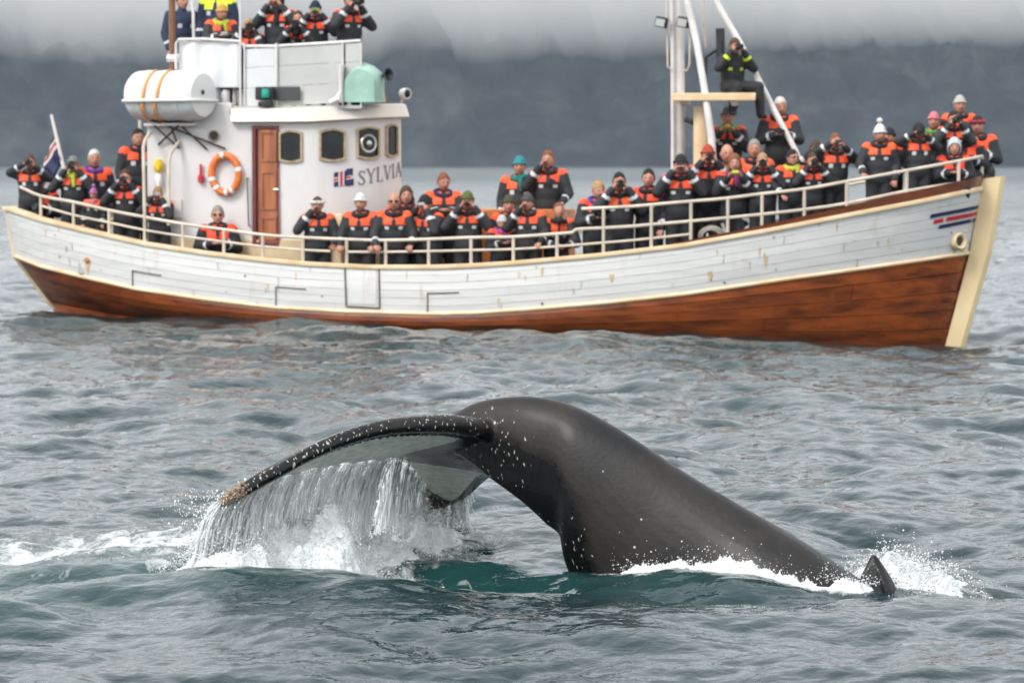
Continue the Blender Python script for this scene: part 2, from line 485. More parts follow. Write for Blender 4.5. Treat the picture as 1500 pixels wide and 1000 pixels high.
# flukes: leading and trailing edges in space
NEAR_L = [(770, 672, 23.98), (728, 636, 23.72), (690, 622, 23.5), (640, 618, 23.25), (560, 624, 23.0), (480, 650, 22.75), (410, 688, 22.55), (360, 717, 22.45), (326, 733, 22.4)]
NEAR_T = [(578, 664, 24.1), (572, 667, 23.98), (556, 670, 23.8), (525, 674, 23.5), (480, 680, 23.15), (430, 691, 22.88), (385, 705, 22.68), (350, 723, 22.5), (323, 737, 22.4)]
FAR_L = [(775, 668, 24.05), (748, 683, 24.45), (722, 690, 24.85), (705, 703, 25.15), (685, 723, 25.45), (661, 736, 25.68), (634, 739, 25.8)]
FAR_T = [(578, 664, 24.1), (584, 668, 24.35), (597, 677, 24.7), (609, 689, 25.0), (620, 704, 25.35), (627, 721, 25.6), (631, 739, 25.8)]
FL_SAMP = []        # (point, dorsal normal, t, c, lobe)
EDGE = {}
def lobe(LP, TP, which, sgn):
    nt_, nc = 60, 16
    LE = catmull([at(*p) for p in LP], nt_); TE = catmull([at(*p) for p in TP], nt_)
    EDGE[which] = (LE, TE)
    o = len(bv); Mid = [[None] * nc for _ in range(nt_)]
    for i in range(nt_):
        for j in range(nc):
            c = (j / (nc - 1))
            sc = 0.012 * math.sin(i * 0.9) * c if 0 < i < nt_ - 1 else 0
            Mid[i][j] = LE[i].lerp(TE[i], c) + (TE[i] - LE[i]).normalized() * sc
    up, dn = [], []
    for i in range(nt_):
        t = i / (nt_ - 1)
        for j in range(nc):
            c = j / (nc - 1)
            ds = Mid[min(i + 1, nt_ - 1)][j] - Mid[max(i - 1, 0)][j]
            dc = TE[i] - LE[i]
            if dc.length < 0.02: dc = TE[max(i - 4, 0)] - LE[max(i - 4, 0)]
            n = dc.cross(ds).normalized() * sgn
            th = (0.115 * (1 - t) ** 0.7 + 0.036)
            pf = 0.5 * th * (2.6 * (math.sqrt(max(c, 0.0)) * (1 - c) ** 0.85)) + 0.015 * (0.3 + 0.7 * min(1, c * 10))
            cam_ = 0.055 * (1 - t) * math.sin(math.pi * c)
            m = Mid[i][j] + n * cam_
            FL_SAMP.append((m, n, t, c, which))
            bv.append(m + n * pf); bv.append(m - n * pf)
    def id_(i, j, s): return o + (i * nc + j) * 2 + s
    for i in range(nt_ - 1):
        for j in range(nc - 1):
            bf.append((id_(i, j, 0), id_(i, j + 1, 0), id_(i + 1, j + 1, 0), id_(i + 1, j, 0)))
            bf.append((id_(i, j, 1), id_(i + 1, j, 1), id_(i + 1, j + 1, 1), id_(i, j + 1, 1)))
        bf.append((id_(i, 0, 0), id_(i + 1, 0, 0), id_(i + 1, 0, 1), id_(i, 0, 1)))
        bf.append((id_(i, nc - 1, 0), id_(i, nc - 1, 1), id_(i + 1, nc - 1, 1), id_(i + 1, nc - 1, 0)))
    for i, fl in ((0, 0), (nt_ - 1, 1)):
        for j in range(nc - 1):
            bf.append((id_(i, j, 0), id_(i, j, 1), id_(i, j + 1, 1), id_(i, j + 1, 0)))
lobe(NEAR_L, NEAR_T, 'near', 1)
lobe(FAR_L, FAR_T, 'far', -1)
# rounded leading-edge roll of each lobe
for which in ('near', 'far'):
    LE, TE = EDGE[which]
    for i in range(2, 59):
        t = i / 59.0
        r = 0.062 * (1 - t) ** 0.8 + 0.026
        if which == 'far': r *= 0.6
        d = (LE[i + 1 if i < 59 else i] - LE[i - 1]).normalized()
        inw = (TE[i] - LE[i]).normalized() if (TE[i] - LE[i]).length > 0.02 else Vector((0, 0, -1))
        blob(LE[i] + inw * r * 0.4, r * 1.4, r, r, (d, inw, d.cross(inw).normalized()), 8)

tmp = new_mesh('whale_raw', [tuple(v) for v in bv], bf)
tmpo = link('whale_raw', tmp)
md = tmpo.modifiers.new('r', 'REMESH'); md.mode = 'VOXEL'; md.voxel_size = 0.0145; md.use_smooth_shade = True
ms = tmpo.modifiers.new('s', 'SMOOTH'); ms.factor = 0.5; ms.iterations = 5
dg = bpy.context.evaluated_depsgraph_get()
whale_me = bpy.data.meshes.new_from_object(tmpo.evaluated_get(dg))
bpy.data.objects.remove(tmpo); bpy.data.meshes.remove(tmp)
whale_me.name = 'whale_body'
nv = len(whale_me.vertices)
wco = np.empty(nv * 3, np.float32); whale_me.vertices.foreach_get('co', wco); wco = wco.reshape(-1, 3)
from mathutils.kdtree import KDTree
kd = KDTree(len(FL_SAMP))
for i, s in enumerate(FL_SAMP): kd.insert(s[0], i)
kd.balance()
pale = np.zeros(nv, np.float32); spots = np.zeros(nv, np.float32)
for i in range(nv):
    p = Vector(wco[i])
    if p.x > 0.7:
        spots[i] = 0.004; continue
    co_, ix, dist = kd.find(p)
    m, n, t, c, which = FL_SAMP[ix]
    if dist < 0.14:
        s = (p - m).dot(n)
        if s < 0.004 and c > (0.16 if which == 'near' else 0.14) and t > 0.1:
            edge = min(1, (c - 0.12) / 0.10) * min(1, (t - 0.16) / 0.12)
            tipk = 1.0 - max(0, (t - (0.86 if which == 'near' else 0.66)) / 0.14)
            pale[i] = max(0, min(1, edge)) * max(0, min(1, tipk)) * (1.0 if dist < 0.10 else 0.4)
        if c < 0.2: spots[i] = 0.30 + 0.70 * min(1, t * 1.3)
        elif which == 'far' and t > 0.7: spots[i] = 0.8
        else: spots[i] = 0.25
    else:
        spots[i] = 0.006
    dr = (p - at(735, 660, 23.85)).length
    spots[i] = max(spots[i], max(0, 0.62 - dr * 1.2))
    dk = (p - at(850, 790, 23.55)).length
    spots[i] = max(spots[i], max(0, 0.42 - dk * 1.0))
# colour blackened on the belly side of a drawn line, browner grey on the flank
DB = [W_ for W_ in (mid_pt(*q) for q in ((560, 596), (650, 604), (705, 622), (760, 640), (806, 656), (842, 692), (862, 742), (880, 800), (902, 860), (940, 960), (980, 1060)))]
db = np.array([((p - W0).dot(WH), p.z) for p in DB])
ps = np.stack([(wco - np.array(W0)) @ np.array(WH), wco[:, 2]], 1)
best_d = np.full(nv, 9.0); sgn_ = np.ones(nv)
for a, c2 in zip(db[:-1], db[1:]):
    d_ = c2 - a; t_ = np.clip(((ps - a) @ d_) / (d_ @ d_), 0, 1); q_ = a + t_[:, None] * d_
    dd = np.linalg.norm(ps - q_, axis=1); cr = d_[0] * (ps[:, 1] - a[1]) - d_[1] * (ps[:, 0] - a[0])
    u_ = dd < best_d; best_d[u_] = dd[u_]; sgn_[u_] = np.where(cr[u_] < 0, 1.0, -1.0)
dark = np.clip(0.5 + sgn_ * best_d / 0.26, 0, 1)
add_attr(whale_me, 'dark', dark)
add_attr(whale_me, 'pale', pale); add_attr(whale_me, 'spots', spots)
whale_me.polygons.foreach_set('use_smooth', np.full(len(whale_me.polygons), True))

m_wh = bpy.data.materials.new('whale_skin'); m_wh.use_nodes = True
N = m_wh.node_tree.nodes; L = m_wh.node_tree.links
b = N['Principled BSDF']
tc = N.new('ShaderNodeTexCoord')
ap = N.new('ShaderNodeAttribute'); ap.attribute_name = 'pale'
asp = N.new('ShaderNodeAttribute'); asp.attribute_name = 'spots'
nz = N.new('ShaderNodeTexNoise'); nz.inputs['Scale'].default_value = 1.5; nz.inputs['Detail'].default_value = 9; nz.inputs['Roughness'].default_value = 0.62; nz.inputs['Distortion'].default_value = 0.5
L.new(tc.outputs['Object'], nz.inputs['Vector'])
base = N.new('ShaderNodeValToRGB'); e = base.color_ramp.elements
e[0].position = 0.38; e[0].color = (0.0055, 0.0055, 0.0065, 1); e[1].position = 0.62; e[1].color = (0.021, 0.0175, 0.015, 1)
L.new(nz.outputs['Fac'], base.inputs[0])
# pale underside with streaks
mpw = N.new('ShaderNodeMapping'); mpw.inputs['Scale'].default_value = (1, 1, 3.0); L.new(tc.outputs['Object'], mpw.inputs['Vector'])
n2 = N.new('ShaderNodeTexNoise'); n2.inputs['Scale'].default_value = 11; n2.inputs['Detail'].default_value = 9; n2.inputs['Roughness'].default_value = 0.7
L.new(mpw.outputs[0], n2.inputs['Vector'])
pc = N.new('ShaderNodeValToRGB'); e = pc.color_ramp.elements
e[0].position = 0.30; e[0].color = (0.42, 0.45, 0.40, 1); e[1].position = 0.60; e[1].color = (0.80, 0.82, 0.70, 1)
L.new(n2.outputs['Fac'], pc.inputs[0])
pk = N.new('ShaderNodeMath'); pk.operation = 'MULTIPLY_ADD'; pk.inputs[1].default_value = 1.5
ns = N.new('ShaderNodeMath'); ns.operation = 'SUBTRACT'; ns.inputs[1].default_value = 0.72; L.new(n2.outputs['Fac'], ns.inputs[0])
L.new(ap.outputs['Fac'], pk.inputs[0]); L.new(ns.outputs[0], pk.inputs[2])
pr = N.new('ShaderNodeMapRange'); pr.inputs['From Min'].default_value = 0.32; pr.inputs['From Max'].default_value = 0.52; L.new(pk.outputs[0], pr.inputs['Value'])
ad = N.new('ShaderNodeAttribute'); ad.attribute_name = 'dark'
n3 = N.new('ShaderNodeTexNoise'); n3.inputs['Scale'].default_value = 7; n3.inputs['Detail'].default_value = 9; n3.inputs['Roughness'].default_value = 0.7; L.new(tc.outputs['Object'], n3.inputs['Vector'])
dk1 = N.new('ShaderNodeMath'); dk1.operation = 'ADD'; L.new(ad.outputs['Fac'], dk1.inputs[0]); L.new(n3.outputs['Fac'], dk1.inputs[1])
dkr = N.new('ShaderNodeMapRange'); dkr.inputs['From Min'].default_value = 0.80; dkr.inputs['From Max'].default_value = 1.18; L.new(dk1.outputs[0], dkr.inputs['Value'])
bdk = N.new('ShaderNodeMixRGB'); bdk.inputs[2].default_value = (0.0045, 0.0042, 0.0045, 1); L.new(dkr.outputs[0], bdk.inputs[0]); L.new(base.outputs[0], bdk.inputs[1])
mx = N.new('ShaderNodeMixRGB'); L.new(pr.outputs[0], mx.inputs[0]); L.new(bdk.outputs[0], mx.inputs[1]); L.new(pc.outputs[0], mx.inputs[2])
# white scars and spots
mpz = N.new('ShaderNodeMapping'); mpz.inputs['Scale'].default_value = (1, 1, 0.55); mpz.inputs['Rotation'].default_value = (0.3, 0.6, 0.2); L.new(tc.outputs['Object'], mpz.inputs['Vector'])
nd = N.new('ShaderNodeTexNoise'); nd.inputs['Scale'].default_value = 9; L.new(mpz.outputs[0], nd.inputs['Vector'])
va = N.new('ShaderNodeVectorMath'); va.operation = 'MULTIPLY_ADD'; va.inputs[1].default_value = (0.12, 0.12, 0.12); L.new(nd.outputs['Color'], va.inputs[0]); L.new(mpz.outputs[0], va.inputs[2])
vo = N.new('ShaderNodeTexVoronoi'); vo.inputs['Scale'].default_value = 50; L.new(va.outputs[0], vo.inputs['Vector'])
wn2 = N.new('ShaderNodeSeparateColor'); L.new(vo.outputs['Color'], wn2.inputs[0])
thr = N.new('ShaderNodeMath'); thr.operation = 'MULTIPLY'; L.new(asp.outputs['Fac'], thr.inputs[0]); thr.inputs[1].default_value = 0.46
lt = N.new('ShaderNodeMath'); lt.operation = 'LESS_THAN'; L.new(wn2.outputs[0], lt.inputs[0]); L.new(thr.outputs[0], lt.inputs[1])
rad = N.new('ShaderNodeMapRange'); rad.inputs['From Min'].default_value = 0.42; rad.inputs['From Max'].default_value = 0.16
L.new(vo.outputs['Distance'], rad.inputs['Value'])
sp = N.new('ShaderNodeMath'); sp.operation = 'MULTIPLY'; L.new(lt.outputs[0], sp.inputs[0]); L.new(rad.outputs[0], sp.inputs[1])
mx2 = N.new('ShaderNodeMixRGB'); mx2.inputs[2].default_value = (0.52, 0.50, 0.43, 1); L.new(sp.outputs[0], mx2.inputs[0]); L.new(mx.outputs[0], mx2.inputs[1])
L.new(mx2.outputs[0], b.inputs['Base Color'])
# wet sheen that varies over the skin
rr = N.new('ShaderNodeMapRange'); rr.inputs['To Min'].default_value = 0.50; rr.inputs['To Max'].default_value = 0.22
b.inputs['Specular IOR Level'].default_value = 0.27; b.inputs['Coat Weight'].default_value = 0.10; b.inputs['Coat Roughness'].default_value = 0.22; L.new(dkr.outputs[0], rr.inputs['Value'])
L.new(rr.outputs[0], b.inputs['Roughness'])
nb = N.new('ShaderNodeTexNoise'); nb.inputs['Scale'].default_value = 26; nb.inputs['Detail'].default_value = 6; L.new(tc.outputs['Object'], nb.inputs['Vector'])
bpw = N.new('ShaderNodeBump'); bpw.inputs['Strength'].default_value = 0.16; bpw.inputs['Distance'].default_value = 0.02; L.new(nb.outputs['Fac'], bpw.inputs['Height'])
bpx = N.new('ShaderNodeBump'); bpx.inputs['Strength'].default_value = 0.5; bpx.inputs['Distance'].default_value = 0.012; L.new(sp.outputs[0], bpx.inputs['Height']); L.new(bpw.outputs[0], bpx.inputs['Normal'])
L.new(bpx.outputs[0], b.inputs['Normal'])
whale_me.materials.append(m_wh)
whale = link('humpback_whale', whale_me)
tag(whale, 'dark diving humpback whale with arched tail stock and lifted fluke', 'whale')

# barnacles: small ridged cones crowded on the fluke tips and the keel
m_bar = mat('barnacle', (0.42, 0.32, 0.23), 0.85, col2=(0.12, 0.09, 0.06), nscale=45)
from mathutils.bvhtree import BVHTree
wbvh = BVHTree.FromPolygons([tuple(c) for c in wco], [tuple(p.vertices) for p in whale_me.polygons])
def barnacles(spotlist, n, seed):
    rng = random.Random(seed); V = []; F = []
    for _ in range(n):
        (c, rad) = rng.choice(spotlist)
        p = c + Vector((rng.gauss(0, rad), rng.gauss(0, rad), rng.gauss(0, rad)))
        loc, nrm, ix, d = wbvh.find_nearest(p)
        if loc is None or d > rad * 2.2: continue
        r = rng.uniform(0.006, 0.017); h = r * rng.uniform(0.6, 1.2)
        q = nrm.to_track_quat('Z', 'Y'); o = len(V); k = 6
        for (rr_, hh) in ((1.0, -0.3), (0.72, 1.0), (0.35, 0.7)):
            for j in range(k):
                a = 2 * math.pi * j / k + rng.uniform(-.15, .15)
                V.append(tuple(loc + q @ Vector((r * rr_ * math.cos(a), r * rr_ * math.sin(a), h * hh))))
        for s in range(2):
            for j in range(k):
                F.append((o + s * k + j, o + s * k + (j + 1) % k, o + (s + 1) * k + (j + 1) % k, o + (s + 1) * k + j))
        F.append(tuple(o + 2 * k + j for j in range(k)))
    return new_mesh('barnacles', V, F, [m_bar])
def bpart(spotlist, n, seed, lab):
    ob = link('barnacle_cluster', barnacles(spotlist, n, seed), whale); ob['kind'] = 'stuff'; ob['label'] = lab
nl = EDGE['near'][0]; fl_ = EDGE['far'][0]; ft_ = EDGE['far'][1]
bpart([(nl[i], 0.03) for i in (53, 54, 55, 56, 57, 58, 59)], 330, 1, 'tan barnacles crusting the left fluke tip')
bpart([(fl_[i], 0.03) for i in (54, 56, 58, 59)] + [(ft_[i], 0.03) for i in (52, 56)], 190, 2, 'tan barnacles on the tip of the far fluke lobe')
bpart([(at(838, 800, 23.6), 0.02), (at(843, 808, 23.6), 0.02), (at(850, 818, 23.58), 0.02), (at(836, 792, 23.62), 0.015)], 130, 3, 'tan barnacles on the keel where the tail stock meets the water')

# ------------------------------------------------------------------ falling water, spray and foam
m_spray = bpy.data.materials.new('white_water'); m_spray.use_nodes = True
N = m_spray.node_tree.nodes; L = m_spray.node_tree.links
b = N['Principled BSDF']; b.inputs['Base Color'].default_value = (0.95, 0.96, 0.96, 1); b.inputs['Roughness'].default_value = 0.25
b.inputs['IOR'].default_value = 1.33
tl = N.new('ShaderNodeBsdfTranslucent'); tl.inputs['Color'].default_value = (0.95, 0.97, 0.97, 1)
mxs = N.new('ShaderNodeMixShader'); mxs.inputs[0].default_value = 0.5
L.new(b.outputs[0], mxs.inputs[1]); L.new(tl.outputs[0], mxs.inputs[2]); L.new(mxs.outputs[0], N['Material Output'].inputs['Surface'])
m_foam = mat('foam', (0.76, 0.78, 0.78), 0.7, bump=1.0, bscale=30, noise=0.18, nscale=18)
m_foam.node_tree.nodes['Bump'].inputs['Distance'].default_value = 0.03

OCT = np.array([(1, 0, 0), (-1, 0, 0), (0, 1, 0), (0, -1, 0), (0, 0, 1), (0, 0, -1)], float)
OCF = np.array([(0, 2, 4), (2, 1, 4), (1, 3, 4), (3, 0, 4), (2, 0, 5), (1, 2, 5), (3, 1, 5), (0, 3, 5)])
def droplets_arrays(P, r, stretch=None):
    n = len(P)
    s = np.ones((n, 3)) if stretch is None else stretch
    V = P[:, None, :] + OCT[None] * r[:, None, None] * s[:, None, :]
    F = OCF[None] + (np.arange(n) * 6)[:, None, None]
    return V.reshape(-1, 3), F.reshape(-1, 3)

def falling(TE, ts, rng, n, drift, ropes, zend=0.02):
    """strands of water running off the trailing edge: tubes with beads, breaking up as they fall"""
    V = []; F = []; drops = []
    nt_ = len(TE) - 1
    for _ in range(n):
        if rng.random() < 0.66:
            t = rng.choice(ropes) + rng.normal(0, 0.005); rk = 1.5
        else:
            t = rng.uniform(*ts); rk = 0.8
        t = min(max(t, ts[0]), ts[1])
        f = t * nt_; i = min(int(f), nt_ - 1)
        p0 = np.array(TE[i].lerp(TE[i + 1], f - i)) + rng.normal(0, 0.012, 3)
        p0[2] -= 0.005
        vx = drift[0] + rng.normal(0, 0.10); vy = drift[1] + rng.normal(0, 0.14); vz = rng.uniform(-0.6, 0.15)
        zg = zend
        T = (vz + math.sqrt(max(vz * vz + 2 * 9.8 * (p0[2] - zg), 0.01))) / 9.8
        seg = 22
        ta = rng.uniform(0, 0.25) if rng.random() < 0.5 else 0.0
        tb = rng.uniform(0.45, 1.0)
        r0 = rng.uniform(0.0025, 0.0065) * rk
        ring = []
        ph = rng.uniform(0, 6)
        for k in range(seg + 1):
            q = ta + (tb - ta) * k / seg
            tt = q * T
            wob = 0.012 * math.sin(q * 13 + ph) * q
            p = p0 + np.array([vx * tt + wob, vy * tt, vz * tt - 4.9 * tt * tt])
            r = r0 * (1.0 + 0.7 * math.sin(q * 31 + ph * 3)) * (0.25 if k in (0, seg) else 1)
            ring.append((p, abs(r) + 0.0008))
        o = len(V)
        for p, r in ring:
            V.append(p + (r, 0, 0)); V.append(p + (0, r, 0)); V.append(p + (-r, 0, 0)); V.append(p + (0, -r, 0))
        for k in range(seg):
            for j in range(4):
                F.append((o + k * 4 + j, o + k * 4 + (j + 1) % 4, o + k * 4 + 4 + (j + 1) % 4, o + k * 4 + 4 + j))
        for _d in range(rng.integers(4, 13)):
            q = rng.uniform(0.05, 1.0); tt = q * T
            p = p0 + np.array([vx * tt, vy * tt, vz * tt - 4.9 * tt * tt]) + rng.normal(0, 0.008 + 0.022 * q, 3)
            drops.append(p)
    return np.array(V), np.array(F), np.array(drops)

def add_stuff(name, V, F, D, rr, mats, lab, cat, rng):
    r = rng.gamma(2.2, rr / 2.2, len(D)).clip(0.0012, 0.014)
    st = np.stack([np.ones(len(D)), np.ones(len(D)), rng.uniform(0.8, 1.9, len(D))], 1)
    DV, DF = droplets_arrays(D, r, st)
    me = bpy.data.meshes.new(name)
    if len(F):
        T3 = np.concatenate([F[:, [0, 1, 2]], F[:, [0, 2, 3]]]) if F.shape[1] == 4 else F
        VV = np.concatenate([V, DV]); FF = np.concatenate([T3, DF + len(V)])
    else:
        VV, FF = DV, DF
    me = tri_mesh(name, VV, FF, mats)
    o = link(name, me); tag(o, lab, cat, kind='stuff')
    return o

rngw = np.random.default_rng(21)
TEn, TEf = EDGE['near'][1], EDGE['far'][1]
V, F, D = falling(TEn, (0.10, 1.0), rngw, 760, (-0.62, -0.10), [0.16, 0.21, 0.27, 0.33, 0.40, 0.46, 0.53, 0.60, 0.67, 0.74, 0.80, 0.86, 0.91, 0.95, 0.98, 1.0])
tipv = np.array(TEn[-1])
sp1 = tipv + np.stack([rngw.normal(-0.12, 0.12, 800), rngw.normal(0, 0.16, 800), -np.abs(rngw.normal(0.22, 0.24, 800)) + 0.10], 1)
sp1 = sp1[sp1[:, 2] > 0.0]
# fine torn sheet between the ropes
qq = rngw.uniform(0, 1, 15000) ** 0.75; tq = rngw.uniform(0.12, 1.0, 15000)
ii = np.minimum((tq * 59).astype(int), 58); TA = np.array([tuple(p) for p in TEn])
st_ = TA[ii] * (1 - (tq * 59 - ii))[:, None] + TA[ii + 1] * (tq * 59 - ii)[:, None]
fallt = np.sqrt(2 * st_[:, 2] / 9.8) * qq
sheet = st_ + np.stack([-0.62 * fallt, -0.1 * fallt, -4.9 * fallt ** 2], 1) + rngw.normal(0, 0.03, (15000, 3))
add_stuff('falling_water', V, F, np.concatenate([D, sp1, sheet]), 0.0030, [m_spray], 'white curtain of water streaming off the left fluke lobe', 'falling water', rngw)
V, F, D = falling(TEf, (0.03, 1.0), rngw, 620, (-0.35, 0.0), [0.08, 0.2, 0.33, 0.45, 0.55, 0.66, 0.78, 0.9, 0.98])
V2, F2, D2 = falling(EDGE['far'][0], (0.62, 1.0), rngw, 90, (0.05, 0.0), [0.7, 0.8, 0.9, 1.0])
add_stuff('falling_water', np.concatenate([V, V2]), np.concatenate([F, F2 + len(V)]), np.concatenate([D, D2]), 0.0032, [m_spray], 'white veil of water pouring from the far fluke lobe beside the tail stock', 'falling water', rngw)

def heap(name, cx, cy, sx, sy, rot, hgt, lab, cat, nd, seed, rag=1.0, step=0.016):
    rng = np.random.default_rng(seed)
    U, Vv = np.meshgrid(np.arange(-2.2 * sx, 2.2 * sx, step), np.arange(-2.2 * sy, 2.2 * sy, step))
    c, s = math.cos(rot), math.sin(rot)
    X = cx + U * c - Vv * s; Y = cy + U * s + Vv * c
    g_ = np.exp(-0.5 * ((U / sx) ** 2 + (Vv / sy) ** 2))
    cl = fbm(X * 4 + seed, Y * 4, 3); fi = fbm(X * 17, Y * 17 + seed, 4); fi2 = np.abs(fbm(X * 45, Y * 45 + seed, 2) - 0.5)
    Z = g_ * hgt * (0.25 + 1.3 * cl) + rag * 0.11 * (fi - 0.5) * np.sqrt(g_) + rag * 0.05 * fi2 * g_
    Z = Z + water_z(X, Y) - 0.05 - 0.10 * (1 - g_)
    me = grid_mesh(name, X + 0.03 * (fi - 0.5), Y, Z, [m_foam])
    # flung drops above the heap
    P = np.stack([rng.normal(0, sx * 0.9, nd), rng.normal(0, sy * 0.9, nd)], 1)
    dX = cx + P[:, 0] * c - P[:, 1] * s; dY = cy + P[:, 0] * s + P[:, 1] * c
    dg_ = np.exp(-0.5 * ((P[:, 0] / sx) ** 2 + (P[:, 1] / sy) ** 2))
    cl2 = fbm(dX * 4 + seed, dY * 4, 3)
    dZ = dg_ * hgt * (0.25 + 1.3 * cl2) + rng.exponential(0.036, nd) * (0.4 + dg_) + water_z(dX, dY) - 0.03
    r = rng.gamma(1.6, 0.0022, nd).clip(0.0008, 0.011)
    DV, DF = droplets_arrays(np.stack([dX, dY, dZ], 1), r)
    n0 = len(me.vertices)
    co = np.empty(n0 * 3, np.float32); me.vertices.foreach_get('co', co)
    q = np.empty(len(me.loops), np.int32); me.loops.foreach_get('vertex_index', q); q = q.reshape(-1, 4)
    T3 = np.concatenate([q[:, [0, 1, 2]], q[:, [0, 2, 3]]])
    bpy.data.meshes.remove(me)
    me = tri_mesh(name, np.concatenate([co.reshape(-1, 3), DV]), np.concatenate([T3, DF + n0]), [m_foam])
    return tag(link(name, me), lab, cat, kind='stuff')
heap('splash_foam', -1.55, 23.05, 0.46, 0.24, -0.15, 0.58, 'heaped white foam churned up under the left fluke lobe', 'foam', 5200, 2, 1.5)
heap('splash_foam', -2.05, 22.55, 0.27, 0.20, 0.1, 0.44, 'white foam where the water off the barnacled fluke tip lands', 'foam', 3000, 3, 1.5)
heap('splash_foam', -0.72, 25.0, 0.26, 0.30, 0.2, 0.30, 'white foam under the tip of the far fluke lobe', 'foam', 2200, 4, 1.4)
heap('splash_foam', -1.10, 23.9, 0.30, 0.30, 0.2, 0.30, 'churned foam between the two fluke lobes', 'foam', 1600, 9, 1.4)
heap('splash_foam', 2.85, 23.0, 0.32, 0.24, -0.2, 0.25, 'burst of white spray thrown up behind the small dorsal fin', 'foam', 3600, 5, 1.5)
def flank_foam(name, x0, x1, hgt, lab, nd, seed):
    rng = np.random.default_rng(seed); n = int((x1 - x0) / 0.010); m = 26
    xs = np.linspace(x0, x1, n); fy = np.interp(xs, FLANK_X, FLANK_Y)
    env = np.clip((xs - x0) / 0.15, 0, 1) * np.clip((x1 - xs) / 0.15, 0, 1)
    lump = fbm(xs * 3.2 + seed, xs * 0, 4)
    w_ = np.linspace(-1, 1, m)
    X = np.repeat(xs[:, None], m, 1); Y = fy[:, None] - 0.05 + w_[None] * 0.15
    fi = fbm(X * 20 + seed, Y * 20, 4); fi2 = np.abs(fbm(X * 55, Y * 55 + seed, 2) - 0.5)
    prof = np.clip(1 - np.abs(w_) ** 2, 0, 1)[None]
    Z = water_z(X, Y) - 0.035 + prof * env[:, None] * (hgt * (0.05 + 1.35 * lump[:, None] ** 1.5) + 0.13 * (fi - 0.45) + 0.07 * fi2)
    V = np.stack([X, Y + 0.02 * (fi - .5), Z], -1).reshape(-1, 3)
    ix = np.arange(n * m).reshape(n, m); a, b2, c2, d2 = ix[:-1, :-1].ravel(), ix[:-1, 1:].ravel(), ix[1:, 1:].ravel(), ix[1:, :-1].ravel()
    F = np.concatenate([np.stack([a, c2, b2], 1), np.stack([a, d2, c2], 1)])
    px = rng.uniform(x0, x1, nd); py = np.interp(px, FLANK_X, FLANK_Y) - 0.04 + rng.normal(0, 0.05, nd)
    pz = water_z(px, py) + hgt * 0.6 * np.interp(px, xs, lump) + rng.exponential(0.04, nd)
    DV, DF = droplets_arrays(np.stack([px, py, pz], 1), rng.gamma(2.0, 0.0015, nd).clip(0.0008, 0.008))
    me = tri_mesh(name, np.concatenate([V, DV]), np.concatenate([F, DF + len(V)]), [m_foam])
    tag(link(name, me), lab, 'foam', kind='stuff')
flank_foam('splash_foam', 0.72, 2.25, 0.10, 'low ragged line of foam washing along the dark flank', 900, 6)
flank_foam('splash_foam', 2.2, 2.62, 0.14, 'small curl of foam lapping below the dorsal fin', 500, 8)
